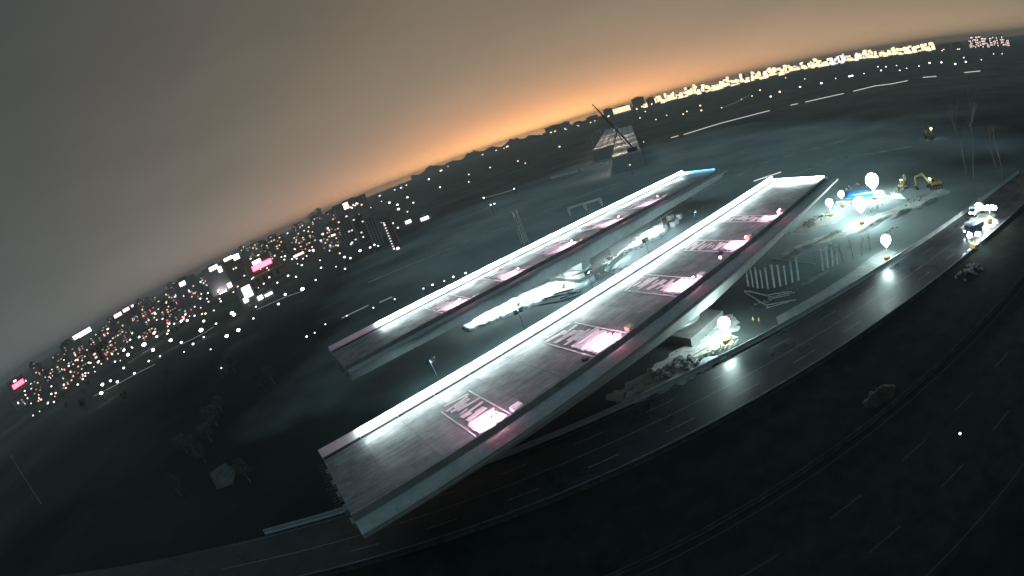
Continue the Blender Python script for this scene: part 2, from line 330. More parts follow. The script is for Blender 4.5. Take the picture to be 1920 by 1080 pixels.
# ------------------------------------------------------------------ the two bridge halves
def girder(name, label, s0, s1, t_right, t_left, seed, lit0, lit1):
    """local x along the girder from its middle, y across, z up from the ground"""
    r = random.Random(seed)
    sm = (s0 + s1) / 2; Lh = (s1 - s0) / 2; tm = (t_right + t_left) / 2; W = (t_left - t_right) / 2     # W: half clear deck width
    e = empty(name, label, 'bridge', bp(sm, tm, 0), BA)
    fl = W + 4.6                                                       # flange tip
    def sec(x):
        q = abs(x) / Lh; dep = 3.4 + 2.8 * (1 - q) ** 1.4
        b = W + 1.6 - 0.22 * dep; zb = DECK - dep
        return [(x, -fl, DECK - 0.25), (x, -fl, DECK - 0.62), (x, -W - 2.2, DECK - 1.15), (x, -b, zb), (x, b, zb),
                (x, W + 2.2, DECK - 1.15), (x, fl, DECK - 0.62), (x, fl, DECK - 0.25), (x, W, DECK - 0.12), (x, -W, DECK - 0.12)]
    n = 25
    g = MB().loft([sec(-Lh + 2 * Lh * i / (n - 1)) for i in range(n)]); g.build('box_girder', M_conc, e)
    # deck slabs, poured in bays
    k = int(round(2 * Lh / 8.4)); bl = 2 * Lh / k
    bay = MB().box(-bl / 2 + 0.03, bl / 2 - 0.03, -W + 0.02, W - 0.02, DECK - 0.118, DECK).mesh('deck_bay', M_deck)
    wl = MB().box(-bl / 2 + 0.025, bl / 2 - 0.025, 0, 0.28, DECK - 0.1, DECK + 2.05).mesh('wall_panel', M_white)
    wr = MB().box(-bl / 2 + 0.025, bl / 2 - 0.025, 0, 0.40, DECK - 0.1, DECK + 1.15).mesh('parapet_panel', M_conc2)
    duct = MB().box(-bl / 2 + 0.1, bl / 2 - 0.1, 0, 0.45, DECK + 0.003, DECK + 0.34).mesh('cable_duct', M_dark)
    led = MB().box(-bl / 2 + 0.25, bl / 2 - 0.25, -0.09, 0.09, -0.06, 0.06).mesh('light_tube', G_led)
    brk = MB().box(-0.05, 0.05, 0, 0.62, 0.08, 0.16).mesh('bracket', M_steel)
    for i in range(k):
        x = -Lh + bl * (i + 0.5); s = sm + x
        put('deck_bay', bay, e, (x, 0, r.uniform(-0.006, 0.006)))
        put('wall_panel', wl, e, (x, W, r.uniform(-0.03, 0.03)))
        put('parapet_panel', wr, e, (x, -W - 0.4, r.uniform(-0.02, 0.02)))
        put('cable_duct', duct, e, (x, W - 0.47, 0))
        if lit0 <= s <= lit1:
            tb = put('light_tube', led, e, (x, W - 0.62, DECK + 1.75))
            put('bracket', brk, tb, (0, 0, 0))
    # kerb rails on the flange tips
    for sg in (-1, 1):
        MB().box(-Lh + 0.05, Lh - 0.05, sg * (fl - 0.12) - 0.1, sg * (fl - 0.12) + 0.1, DECK - 0.248, DECK + 0.05).build('edge_kerb', M_conc2, e)
    post = MB().tube([(0, 0, 0), (0, 0, 1.1)], 0.035, 6).mesh('rail_post', M_steel)
    for i in range(int(2 * Lh / 4.2)):
        put('rail_post', post, e, (-Lh + 2 + i * 4.2, -fl + 0.14, DECK + 0.05))
    for zz in (0.55, 1.08):
        MB().tube([(-Lh + 2, -fl + 0.14, DECK + 0.05 + zz), (Lh - 2, -fl + 0.14, DECK + 0.05 + zz)], 0.03, 6).build('rail_bar', M_steel, e)
    # shear keys and starter bars on the near end face
    for y in [(-0.8 + 0.4 * j) * W for j in range(5)]:
        key = MB(); key.box(-Lh - 0.7, -Lh - 0.003, y - 0.9, y + 0.9, DECK - 2.6, DECK - 1.5); key.build('shear_key', M_conc2, e)
    for j in range(22):
        y = -W + 1 + j * (2 * W - 2) / 21
        MB().tube([(-Lh + 0.01, y, DECK - 0.5), (-Lh - 1.3 - r.random() * 0.5, y + r.uniform(-0.1, 0.1), DECK - 0.45 + r.uniform(-0.1, 0.15))], 0.05, 5).build('starter_bar', M_rust, e)
    return e, sm, tm, Lh, W
near, nsm, ntm, nLh, nW = girder('bridge_girder', 'nearer half of the bridge with a wide grey deck and a long white lit wall', -4, 163, 61.0, 83.6, 3, 5, 163)
far, fsm, ftm, fLh, fW = girder('bridge_girder', 'farther half of the bridge, parallel beyond the lit ground, its end face showing', 12, 192, 125.0, 147.0, 5, 26, 190)

def end_barrier(e, Lh, W, m_tube, y0, y1, nseg, h=1.0):
    # lit hoarding across the far end of the deck
    wdt = (y1 - y0) / nseg
    pan = MB().box(-0.06, 0.06, -wdt / 2 + 0.03, wdt / 2 - 0.03, 0, h).mesh('end_panel', M_white)
    tub = MB().box(-0.10, 0.10, -wdt / 2 + 0.1, wdt / 2 - 0.1, -0.07, 0.07).mesh('light_tube', m_tube)
    for i in range(nseg):
        y = y0 + wdt * (i + 0.5)
        p = put('end_panel', pan, e, (Lh - 0.9, y, DECK + 0.004)); p.rotation_euler = (0, 0, 0.02 * ((i % 3) - 1))
        put('light_tube', tub, p, (-0.55, 0, h - 0.1))
end_barrier(near, nLh, nW, G_led, -nW + 0.3, nW - 0.9, 8, 1.3)
end_barrier(far, fLh, fW, G_blueled, -fW + 1.5, fW - 1.0, 8, 1.5)

# piers with turntables under both halves
def pier(sm, tm, label):
    e = empty('bridge_pier', label, 'pier', bp(sm, tm, 0), BA, 'piers under the bridge halves')
    MB().prism([(-7, -9), (7, -9), (7, 9), (-7, 9)], 0.0, 2.2).build('footing', M_conc2, e)
    MB().lathe([(5.6, 2.203), (5.6, 3.0), (4.6, 3.2)], 28).build('turntable', M_steel, e, True)
    MB().loft([[(-1.8, -5.5, 3.203), (1.8, -5.5, 3.203), (1.8, 5.5, 3.203), (-1.8, 5.5, 3.203)], [(-2.2, -7.5, DECK - 6.25), (2.2, -7.5, DECK - 6.25), (2.2, 7.5, DECK - 6.25), (-2.2, 7.5, DECK - 6.25)]]).build('shaft', M_conc, e)
pier(nsm, ntm, 'concrete pier on a turntable carrying the nearer bridge half')
pier(fsm, ftm, 'concrete pier on a turntable carrying the farther bridge half')

# ------------------------------------------------------------------ formwork boards and pink work lights on the decks
board_w = 0.55
def deck_bundle(sm, tm, W, s, ln, label, group, seed, full=True):  # pale boards added in place of lit patches of the deck
    r = random.Random(seed); e = empty('lit_patch_boards', label, 'lit_patch', bp(s, tm, DECK + 0.012), BA, group)
    b = [MB().box(-a / 2, a / 2, -q_ / 2, q_ / 2, 0, 0.09).mesh('board', M_patch) for a, q_ in ((ln * 0.3, .5), (ln * 0.55, .8), (ln * 0.85, board_w), (ln * .7, 1.1))]
    y = -W + 1.0
    lim = -W * r.uniform(0.10, 0.50)
    while y < lim:                                                    # dense stack by the parapet
        for lay in range(r.choice((1, 2, 3, 4))):
            o = put('board', b[2], e, (r.uniform(-0.3, 0.3), y, lay * 0.095), r.uniform(-0.02, 0.02))
        y += board_w + 0.05
    while y < W * r.uniform(0.5, 0.72):                               # loose boards
        o = put('board', r.choice(b), e, (r.uniform(-ln * 0.22, ln * 0.22), y, 0.0), r.uniform(-0.22, 0.22))
        y += r.uniform(0.7, 1.5)
    for x in (-ln / 2 - 0.5, ln / 2 + 0.5):                           # edge battens across the deck
        MB().box(x - 0.12, x + 0.12, -W + 0.7, W * r.uniform(.3, .7), 0, 0.13).build('batten', M_patch, e)
    tw = r.uniform(1.2, 2.2)                                          # a crate and a coil beside the boards
    MB().box(ln / 2 + 1.0, ln / 2 + 1.0 + tw, -W + 1.2, -W + 2.6, 0, r.uniform(.6, 1.1)).build('crate', r.choice((M_wood, M_patch)), e)
    if r.random() < .4: MB().lathe([(.5, 0), (.75, .05), (.75, .5), (.5, .55)], 12, (-ln / 2 - 1.8, -W + r.uniform(2, 6), 0)).build('hose_coil', M_dark, e)
    return e
def work_light(s, t, label, group, yaw=0):
    e = empty('work_light', label, 'work light', bp(s, t, DECK + 1.155), BA + yaw, group)
    MB().box(-0.25, 0.25, -0.2, 0.2, 0.0, 0.06).build('base', M_dark, e)
    MB().tube([(0, 0, 0.06), (0, 0, 1.5)], 0.04, 6).build('post', M_steel, e)
    h = MB().box(-0.55, 0.55, -0.08, 0.08, 1.35, 1.75).build('lamp_housing', M_dark, e)
    MB().box(-0.5, 0.5, 0.085, 0.11, 1.4, 1.7).build('lamp_face', G_pink, h)
    MB().box(-0.3, 0.3, -0.11, -0.085, 1.42, 1.52).build('tail_light', G_tail, h)
for i, (s, ln) in enumerate(((22.5, 6.0), (49.5, 8.0), (74.5, 8.0), (98.5, 6.5), (120.0, 4.5))):
    deck_bundle(nsm, ntm, nW, s, ln, f'pale boards in place of a lit patch on the nearer deck, {ORD[i]} stack from its near end', 'boards for lit patches on the nearer deck', 20 + i)
    work_light(s, 60.8, f'pink work light on the parapet beside the {ORD[i]} board stack of the nearer deck', 'pink work lights on the nearer parapet')
for i, (s, ln) in enumerate(((50.0, 9.0), (72.0, 8.0), (95.0, 10.0), (119.0, 10.0), (143.0, 12.0))):
    deck_bundle(fsm, ftm, fW, s, ln, f'pale boards in place of a lit patch on the farther deck, {ORD[i]} stack from its near end', 'boards for lit patches on the farther deck', 40 + i)
    work_light(s, 124.8, f'pink work light on the parapet beside the {ORD[i]} board stack of the farther deck', 'pink work lights on the farther parapet')

# ------------------------------------------------------------------ lighting balloons on the site
def balloon(px, py, hz, R, label):
    c = at(px, py, hz); e = empty('lighting_balloon', label, 'lamp', (c.x, c.y, 0), 0, 'lighting balloons on the site')
    prof = [(0.08, -1.4 * R), (0.30 * R, -1.12 * R)] + [(R * math.cos(a), R * math.sin(a)) for a in [math.radians(d) for d in (-52, -35, -15, 5, 25, 45, 65, 82)]]
    MB().lathe(prof, 20, (0, 0, hz)).build('balloon', G_bal, e, True)
    MB().tube([(0, 0, 0.6), (0, 0, hz - 1.36 * R)], 0.06, 6).build('mast', M_steel, e)
    MB().box(-0.8, 0.8, -0.5, 0.5, 0.02, 1.0).build('generator', M_yel, e)
    return e
balloon(1635, 338, 7.5, 2.6, 'large round lighting balloon above the blue tarpaulins')
balloon(1612, 382, 7.0, 2.2, 'round lighting balloon in front of the blue tarpaulins')
balloon(1555, 380, 5.0, 1.3, 'small lighting balloon touching the far corner of the nearer bridge')
balloon(1577, 364, 5.0, 1.1, 'smallest lighting balloon, at the end of the blue tarpaulins')
balloon(1661, 450, 5.6, 1.4, 'lighting balloon on the roadside pavement beside the bare saplings')
balloon(1357, 606, 5.0, 1.4, 'lighting balloon over the pale pad with rubble beside the nearer bridge')

# ------------------------------------------------------------------ site ground: lit pads and platforms
def pad(name, pix, z0, z1, m, label=None, cat=None):
    pts = [at(x, y, z1) for x, y in pix]
    c = sum(pts, Vector()) / len(pts); c.z = 0
    if m in (M_soil, M_soil2) or name == 'concrete_platform':                                                   # ragged spread of soil
        q = []; rr = random.Random(int(pix[0][0]))
        for i in range(len(pts)):
            A, B = pts[i], pts[(i + 1) % len(pts)]; n_ = max(1, int((B - A).length / 0.9)); nr = (B - A).normalized(); nr = Vector((-nr.y, nr.x, 0))
            for k in range(n_): q.append(A + (B - A) * k / n_ + nr * (rr.gauss(0, .45) + .5 * math.sin(k * 1.3 + i)))
        pts = q
    o = MB().prism([((p - c).x, (p - c).y) for p in pts], z0, z1).build(name, m); o.location = c
    if label: tag(o, label, cat)
    else: struct(o)
    return o
pad('concrete_platform', [(868, 612), (905, 588), (960, 560), (1010, 537), (1050, 521), (1085, 513), (1108, 514), (1112, 521), (1098, 533), (1050, 549), (985, 574), (925, 600), (880, 616)], 0.02, 0.9, M_tarp,
    'long pale platform with a rounded end on the ground between the bridge halves', 'platform')
pad('concrete_platform', [(1132, 508), (1142, 492), (1168, 468), (1208, 436), (1236, 418), (1250, 412), (1246, 432), (1232, 443), (1190, 462), (1160, 478), (1145, 492)], 0.02, 1.2, M_tarp,
    'wedge shaped white platform beside the cable hoist between the bridge halves', 'platform')
pad('pale_pad', [(1222, 688), (1262, 662), (1312, 632), (1336, 612), (1352, 588), (1378, 592), (1385, 612), (1372, 640), (1330, 664), (1290, 684), (1235, 702)], 0.012, 0.05, M_soil2)
pad('pale_pad', [(1505, 412), (1532, 398), (1562, 398), (1590, 404), (1560, 420), (1520, 432), (1500, 440), (1488, 436)], 0.012, 0.05, M_soil)
pad('pavement', [(1455, 595), (1530, 552), (1600, 508), (1636, 480), (1662, 466), (1682, 472), (1672, 486), (1600, 532), (1520, 580), (1462, 612)], 0.012, 0.12, M_conc2)
pad('pale_pad', [(1140, 742), (1190, 712), (1225, 690), (1300, 688), (1345, 664), (1372, 668), (1290, 712), (1200, 752), (1160, 768)], 0.010, 0.035, M_soil)

# floodlight masts that light the platforms
def flood_mast(s_, t_, hz, aim, label):
    c = bp(s_, t_, 0); e = empty('floodlight_mast', label, 'floodlight', c, 0, 'floodlight masts between the bridge halves')
    MB().tube([(0, 0, 0.02), (0, 0, hz)], [0.12, 0.06], 8).build('mast', M_dark, e)
    MB().box(-0.6, 0.6, -0.6, 0.6, 0.02, 0.5).build('base_block', M_conc2, e)
    a = (aim - Vector((c.x, c.y, hz))).normalized(); q = a.to_track_quat('-Z', 'Y').to_matrix().to_4x4()
    for k in (-1, 1):
        o = BD * (k * 0.75); T = Matrix.Translation((o.x, o.y, hz)) @ q
        h = MB().box(-0.55, 0.55, -0.45, 0.45, 0.0, 0.30, T).build('lamp_housing', M_dark, e)
        MB().box(-0.45, 0.45, -0.3, 0.3, -0.03, -0.004, T).build('lamp_face', G_flood, h)
        for sg in (-1, 1): MB().box(-0.6, 0.6, sg * 0.47 - 0.02, sg * 0.47 + 0.02, -0.5, 0.3, T).build('lamp_shield', M_dark, h)
    MB().box(-1.2, 1.2, -0.05, 0.05, hz - 0.1, hz + 0.02, Matrix.Rotation(BA, 4, 'Z')).build('crossbar', M_steel, e)
for i, (s_, t_, hz, ds, dt) in enumerate(((30, 108, 11, 4, 8), (58, 108, 11, 4, 8), (84, 107, 11, 6, 8), (110, 106, 11, 6, 8), (138, 105, 11, 8, 8))):
    flood_mast(s_, t_, hz, bp(s_ + ds, t_ + dt, 0), f'shielded floodlight mast between the bridge halves, {("first", "second", "third", "fourth", "fifth")[i]} of the row from the near end')

G_hang = glow('platform_lamp', (0.80, 1.0, 0.98), 800.0, True)
for i, (px, py, z) in enumerate(((905, 598, 6.0), (958, 573, 6.2), (1012, 549, 6.2), (1066, 529, 6.2), (1152, 487, 6.2), (1186, 458, 6.2), (1224, 434, 6.2))):
    c = at(px, py, 0.9); e = empty('platform_lamp', f'lamp on a short mast over the {"long" if i < 4 else "wedge shaped"} platform, {ORD[i if i < 4 else i - 4]} from its near end', 'lamp', (c.x, c.y, 1.2 if i > 3 else 0.9), BA, 'lamps over the platforms')
    MB().tube([(0, 0.9, 0), (0, 0.9, z), (0, 0.1, z + .1)], .07, 6).build('mast', M_steel, e)
    h = MB().box(-.7, .7, -.45, .45, z, z + .25).build('lamp_housing', M_dark, e); MB().box(-.6, .6, -.35, .35, z - .03, z - .004).build('lamp_face', G_hang, h)

# ------------------------------------------------------------------ roadside barriers
def barrier(name, label, s0, s1, t, h, m, step=4.0):
    e = empty(name, label, 'barrier', rp((s0 + s1) / 2, t), RA)
    prof = [(-0.38, 0), (-0.38, 0.10), (-0.16, 0.38), (-0.10, h), (0.10, h), (0.16, 0.38), (0.38, 0.10), (0.38, 0)]
    me = MB().loft([[(x, y, z) for y, z in prof] for x in (-step / 2 + 0.03, step / 2 - 0.03)]).mesh('barrier_block', m)
    n = int((s1 - s0) / step)
    for i in range(n): put('barrier_block', me, e, (-(s1 - s0) / 2 + step * (i + 0.5), rnd.uniform(-0.04, 0.04), 0.018), rnd.uniform(-0.006, 0.006))
barrier('road_barrier', 'concrete barrier along the site side of the wet road', -60, 210, 77.2, 1.1, M_conc, 4.5)
M_barr = mat('dark_concrete', (0.04, 0.044, 0.045), 0.9, 0.4, 0.6, spec=0.1)  # concrete in a darker colour
barrier('road_barrier', 'dark concrete barrier between the wet road and the verge', -60, 210, 59.9, 0.9, M_barr, 4.5)
barrier('road_barrier', 'pale low barrier along the curved slip road at the frame corner', -60, 180, 40.6, 0.8, M_barr, 4.5)

# ------------------------------------------------------------------ site things
def person(name, label, loc, rz, vest, pose):
    """one continuous figure from a skinned skeleton"""
    J = {'pel': (0, 0, .95), 'wst': (0, 0, 1.12), 'chs': (0, 0.01, 1.34), 'nck': (0, 0.0, 1.50), 'hd': (0, 0.02, 1.62), 'top': (0, 0.02, 1.76)}
    for sd, k in ((-1, 'l'), (1, 'r')):
        st = pose * sd
        J['hp' + k] = (0.10 * sd, 0, .92); J['kn' + k] = (0.11 * sd, 0.10 * st + 0.03, .50); J['an' + k] = (0.12 * sd, 0.18 * st - 0.02, .09); J['to' + k] = (0.13 * sd, 0.18 * st + 0.15, .035)
        J['sh' + k] = (0.19 * sd, 0, 1.42); J['eb' + k] = (0.27 * sd, -0.06 * st, 1.14); J['wr' + k] = (0.25 * sd, 0.16 - 0.08 * st, .96); J['ha' + k] = (0.24 * sd, 0.24 - 0.08 * st, .90)
    E = [('pel', 'wst'), ('wst', 'chs'), ('chs', 'nck'), ('nck', 'hd'), ('hd', 'top')]
    for k in 'lr': E += [('pel', 'hp' + k), ('hp' + k, 'kn' + k), ('kn' + k, 'an' + k), ('an' + k, 'to' + k), ('chs', 'sh' + k), ('sh' + k, 'eb' + k), ('eb' + k, 'wr' + k), ('wr' + k, 'ha' + k)]
    R = {'pel': .15, 'wst': .135, 'chs': .165, 'nck': .06, 'hd': .095, 'top': .06, 'hp': .10, 'kn': .068, 'an': .048, 'to': .045, 'sh': .075, 'eb': .05, 'wr': .035, 'ha': .045}
    ks = list(J); me = bpy.data.meshes.new(name); me.from_pydata([J[k] for k in ks], [(ks.index(a), ks.index(b)) for a, b in E], [])
    o = bpy.data.objects.new('tmp_figure', me); C.objects.link(o)
    o.modifiers.new('s', 'SKIN'); o.modifiers.new('u', 'SUBSURF').levels = 1
    for i, k in enumerate(ks):
        r = R.get(k, R.get(k[:2])); me.skin_vertices[0].data[i].radius = (r, r * 0.85)
    me.skin_vertices[0].data[0].use_root = True
    dg = bpy.context.evaluated_depsgraph_get(); body = bpy.data.meshes.new_from_object(o.evaluated_get(dg)); bpy.data.objects.remove(o)
    body.materials.clear()
    for m in (mat('work_trousers', (0.05, 0.06, 0.09), .85), vest, mat('skin', (0.45, 0.28, 0.2), .6)): body.materials.append(m)
    for p in body.polygons:
        z = p.center.z; p.material_index = 0 if z < 0.98 and abs(p.center.x) < 0.2 else (2 if z > 1.52 or z < 0.97 else 1); p.use_smooth = True
    e = put('person', body, None, loc, rz); tag(e, label, 'person')
    MB().lathe([(0.155, 1.69), (0.15, 1.72), (0.118, 1.74), (0.105, 1.81), (0.06, 1.86), (0.01, 1.87)], 12, (0, 0.02, 0)).build('helmet', mat('helmet_white', (0.75, 0.75, 0.72), .4), e, True)
VEST = mat('orange_vest', (0.7, 0.22, 0.04), .7); VEST2 = mat('yellow_vest', (0.55, 0.62, 0.08), .7)
for px, py, rz, v, ps, lb in ((1413, 607, 2.2, VEST2, .6, 'person in a yellow vest and white helmet beside the road barrier'),
                              (1424, 609, -1.0, VEST, .2, 'person in an orange vest facing the one in yellow by the road barrier'),
                              (1352, 655, 0.6, VEST, 1.0, 'person in an orange vest walking among the boards on the pale pad'),
                              (1372, 640, 3.0, VEST2, .3, 'person in a yellow vest standing at the edge of the pale pad'),
                              (1235, 425, 1.0, VEST, .5, 'person in an orange vest on the ground beside the cable hoist')):
    person('person', lb, at(px, py, 0.06), rz, v, ps)

def rock_mesh(seed, m):
    r = random.Random(seed); b = MB(); n = 8
    b.lathe([(0.62 * r.uniform(.8, 1.1), -0.35), (1.0, 0.0), (0.85, 0.4), (0.4, 0.72)], n)
    b.v = [(x * r.uniform(.75, 1.25), y * r.uniform(.75, 1.25), z * r.uniform(.8, 1.2)) for x, y, z in b.v]
    return b.mesh('rubble_stone', m)
rocks = [rock_mesh(i, M_rock) for i in range(5)]
def rubble(cx, cy, n, spread, size, label, seed, stretch=0.0):
    r = random.Random(seed); e = empty('rubble_heap', label, 'rubble', at(cx, cy, 0.03))
    for i in range(n):
        a = r.gauss(0, spread); b_ = r.gauss(0, spread * 0.35); q = max(0, 1 - (abs(a) / spread + abs(b_) / spread) / 2.4)
        p = RD * a + RT * b_
        o = put('stone', r.choice(rocks), e, (p.x, p.y, size * (0.2 + 1.6 * q * r.random())), r.uniform(0, 6), size * r.uniform(.5, 1.4))
rubble(1268, 690, 46, 3.4, 0.6, 'heap of dark rubble at the low corner of the pale pad', 1)
rubble(1330, 668, 22, 2.6, 0.35, 'scatter of small rubble in the middle of the pale pad', 2)
rubble(1190, 735, 18, 2.4, 0.35, 'low dark rubble near the shaded end of the pad under the nearer bridge', 3)
rubble(1530, 412, 34, 4.2, 0.55, 'pale rubble ridge under the far corner of the nearer bridge', 4)
rubble(1690, 355, 30, 4.5, 0.55, 'rubble beside the lit steel beams under the largest balloon', 5)
rubble(1820, 508, 34, 2.6, 0.5, 'heap of broken paving against the dark barrier of the wet road', 6)
rubble(1450, 560, 26, 3.5, 0.35, 'rubble beneath the crossed steel bars beside the posts', 7)

for i, (px, py, n_, sp_, sz_) in enumerate(((1590, 385, 16, 3.0, .35), (1640, 392, 14, 3.5, .3), (1600, 350, 18, 4.0, .45), (1720, 372, 16, 3.5, .4), (1500, 430, 20, 4.5, .4), (1670, 432, 12, 2.5, .3), (1560, 470, 16, 3.5, .35), (1475, 545, 16, 3.0, .3))):
    rubble(px, py, n_, sp_, sz_, f'loose stones scattered on the site ground near the balloons, {ORD[i]} patch', 30 + i)
rubble(985, 572, 40, 6.0, 0.6, 'pale rubble spilling along the middle of the long platform', 8)
rubble(1065, 540, 46, 6.0, 0.55, 'pale rubble at the foot of the rounded platform end', 9)
rubble(905, 602, 26, 4.0, 0.5, 'pale rubble at the thin near end of the long platform', 10)
rubble(1165, 478, 30, 4.5, 0.6, 'pale rubble along the lower edge of the wedge platform', 11)
rubble(1135, 515, 26, 4.0, 0.6, 'pale rubble between the long platform and the wedge platform', 12)
def cloth(name, label, pix, z, m, seed, amp=0.25):
    r = random.Random(seed); q = [at(x, y, z) for x, y in pix]; n = 9; c = sum(q, Vector()) / 4; vs = []; fs = []
    for i in range(n):
        for j in range(n):
            u, v = i / (n - 1), j / (n - 1)
            p = (q[0] * (1 - u) + q[1] * u) * (1 - v) + (q[3] * (1 - u) + q[2] * u) * v
            ed = 4 * min(u, 1 - u, v, 1 - v)
            vs.append((p.x - c.x, p.y - c.y, z * min(1, ed) + amp * r.random() * min(1, ed + .1) + 0.02))
    fs = [(i * n + j, i * n + j + 1, (i + 1) * n + j + 1, (i + 1) * n + j) for i in range(n - 1) for j in range(n - 1)]
    b = MB(); b.add(vs, fs)
    o = b.build(name, m, None, True); o.location = (c.x, c.y, 0.06)
    sm = o.modifiers.new('thickness', 'SOLIDIFY'); sm.thickness = 0.03
    return tag(o, label, 'tarpaulin')
cloth('tarpaulin', 'pale sheet spread on the pad beside the rubble heap', [(1300, 690), (1318, 668), (1345, 664), (1330, 682)], 0.5, M_tarp, 1)
cloth('tarpaulin', 'grey white sheet lying along the foot of the road barrier', [(1344, 678), (1352, 668), (1368, 660), (1362, 670)], 0.3, M_tarp, 2)
cloth('tarpaulin', 'blue tarpaulin over steel under the lighting balloons', [(1582, 368), (1585, 356), (1640, 356), (1640, 368)], 1.0, M_blue, 3, 0.6)
cloth('tarpaulin', 'pale sheet over goods at the end of the blue tarpaulin', [(1640, 368), (1630, 356), (1656, 353), (1666, 366)], 0.9, M_tarp, 4, 0.6)
cloth('tarpaulin', 'grey boat shaped sheet beside the small crawler machine', [(1664, 370), (1672, 360), (1690, 362), (1704, 370)], 0.8, M_tarp, 5, 0.4)

def beams(name, label, cat, pairs, m, rad):
    c = at(*pairs[0][0], 0); e = empty(name, label, cat, c)
    for (a, b, za, zb) in [(p[0], p[1], p[2], p[3]) for p in pairs]:
        A = at(*a, za) - c; B = at(*b, zb) - c
        MB().tube([A, (A + B) / 2 + Vector((0, 0, 0.05)), B], rad, 6).build('bar', m, e)
beams('steel_bars', 'crossed bundle of pale steel bars on the ground beside the posts', 'steel bars',
      [((1396, 545), (1445, 556), .3, .4), ((1396, 547), (1440, 575), .2, .3), ((1437, 572), (1492, 562), .3, .4), ((1400, 550), (1432, 570), .5, .4), ((1436, 578), (1478, 566), .2, .3),
       ((1440, 553), (1485, 546), .6, .9), ((1448, 556), (1490, 548), .3, .5), ((1404, 545), (1452, 558), .9, .5), ((1446, 560), (1480, 553), .5, .4)], M_steel, 0.14)
beams('steel_bars', 'thin pale bar lying in the dark ground behind the posts', 'steel bars', [((1447, 484), (1530, 495), .2, .2)], M_steel, 0.12)
beams('steel_beam', 'white lit pipe lying between two lighting balloons', 'pipe', [((1568, 380), (1622, 379), .4, .4)], M_white, 0.45)
beams('steel_beam', 'long steel beams lying along the blue tarpaulin', 'beams', [((1586, 373), (1662, 371), .3, .3), ((1600, 366), (1660, 358), 1.9, 1.6), ((1640, 362), (1668, 370), 1.3, .5)], M_steel, 0.25)
beams('timber_pile', 'jumble of boards and trestles on the lit pad beside the lighting balloon', 'timber',
      [((1296, 668), (1342, 642), .3, .3), ((1300, 672), (1345, 655), .2, .3), ((1350, 660), (1354, 648), .2, 1.0), ((1358, 655), (1370, 640), .2, .9), ((1366, 655), (1372, 645), .2, .8), ((1340, 650), (1350, 640), .3, .8), ((1376, 648), (1384, 636), .2, .9), ((1262, 660), (1300, 642), .4, .4)], M_wood, 0.13)
beams('timber_pile', 'bundles of bars on the end of the long platform', 'timber',
      [((1038, 552), (1075, 542), 1.2, 1.2), ((1020, 560), (1080, 548), 1.0, 1.0), ((1050, 560), (1092, 545), 0.3, 0.3), ((1010, 572), (1070, 562), .2, .2), ((1040, 568), (1090, 552), .2, .2)], M_dark, 0.22)

# steel posts under the flank of the nearer bridge, and saplings on the roadside
M_post = mat('painted_post', (0.40, 0.47, 0.48), .7, .25, 1.5)
post_me = MB().tube([(0, 0, 0), (0, 0, 6.6)], 0.32, 8).mesh('post', M_post); cap_me = MB().box(-0.4, 0.4, -0.4, 0.4, 6.603, 6.8).mesh('post_cap', M_steel)
ps = [(1403, 536), (1412, 538), (1421, 540), (1430, 540), (1440, 541), (1452, 539), (1463, 536), (1474, 533), (1486, 529), (1497, 525), (1543, 507), (1552, 502), (1561, 499), (1570, 496)]
for i, q in enumerate(ps):
    e = empty('steel_post', f'upright steel post, number {i + 1} from the bridge flank in the row ending at the saplings', 'post', at(*q, 0), rnd.random(), 'row of steel posts beside the nearer bridge', rnd.uniform(.75, 1.0))
    e['label'] = f'grey upright steel post, {ORD[i]} in the row counted from the bridge flank to the saplings'
    put('pipe', post_me, e); put('cap', cap_me, e)

def limb(b, p, d, ln, rad, depth, r):
    pts = [p]; rads = [rad]; q = p.copy(); dd = d.copy()
    for i in range(4):
        dd = (dd + Vector((r.uniform(-.22, .22), r.uniform(-.22, .22), r.uniform(-.05, .2)))).normalized(); q = q + dd * (ln / 4); pts.append(q.copy()); rads.append(rad * (1 - 0.19 * (i + 1)))
    b.tube(pts, rads, 6 if depth < 2 else 4, False)
    if depth < 3:
        for k in range(3 if depth < 2 else 2):
            f = r.uniform(.4, 1.0); j = min(3, int(f * 4)); o = pts[j] + (pts[j + 1] - pts[j]) * (f * 4 - j if f < 1 else 1)
            nd_ = (dd + Vector((r.uniform(-1, 1), r.uniform(-1, 1), r.uniform(-.1, .6)))).normalized()
            limb(b, o, nd_, ln * r.uniform(.45, .65), rads[j] * 0.6, depth + 1, r)
    return pts
def bare_tree(loc, h, lean, label, seed, group=None, rad=0.14):
    r = random.Random(seed); e = empty('bare_tree', label, 'tree', loc, r.uniform(0, 6), group)
    t = MB(); c = MB(); pts = [Vector((0, 0, -0.1))]; d = Vector((lean, 0, 1)).normalized(); q = Vector((0, 0, -.1))
    for i in range(5):
        d = (d + Vector((r.uniform(-.12, .12), r.uniform(-.12, .12), .05))).normalized(); q = q + d * h * .13; pts.append(q.copy())
    t.tube(pts, [rad * (1 - .1 * i) for i in range(6)], 7)
    for k in range(6):
        j = r.choice((3, 4, 5, 5)); limb(c, pts[j], (d + Vector((r.uniform(-.8, .8), r.uniform(-.8, .8), .3))).normalized(), h * r.uniform(.25, .4), rad * .42, 1, r)
    t.build('trunk', M_bark, e, True); c.build('crown', M_bark, e, True)
for i, (px, py, h) in enumerate(((1581, 493, 6.0), (1600, 486, 6.2), (1616, 479, 6.4), (1632, 468, 5.5))):
    bare_tree(at(px, py, 0), h, 0.15, f'bare sapling beside the roadside pavement, {ORD[i]} from the steel posts', 60 + i, 'bare saplings beside the road')
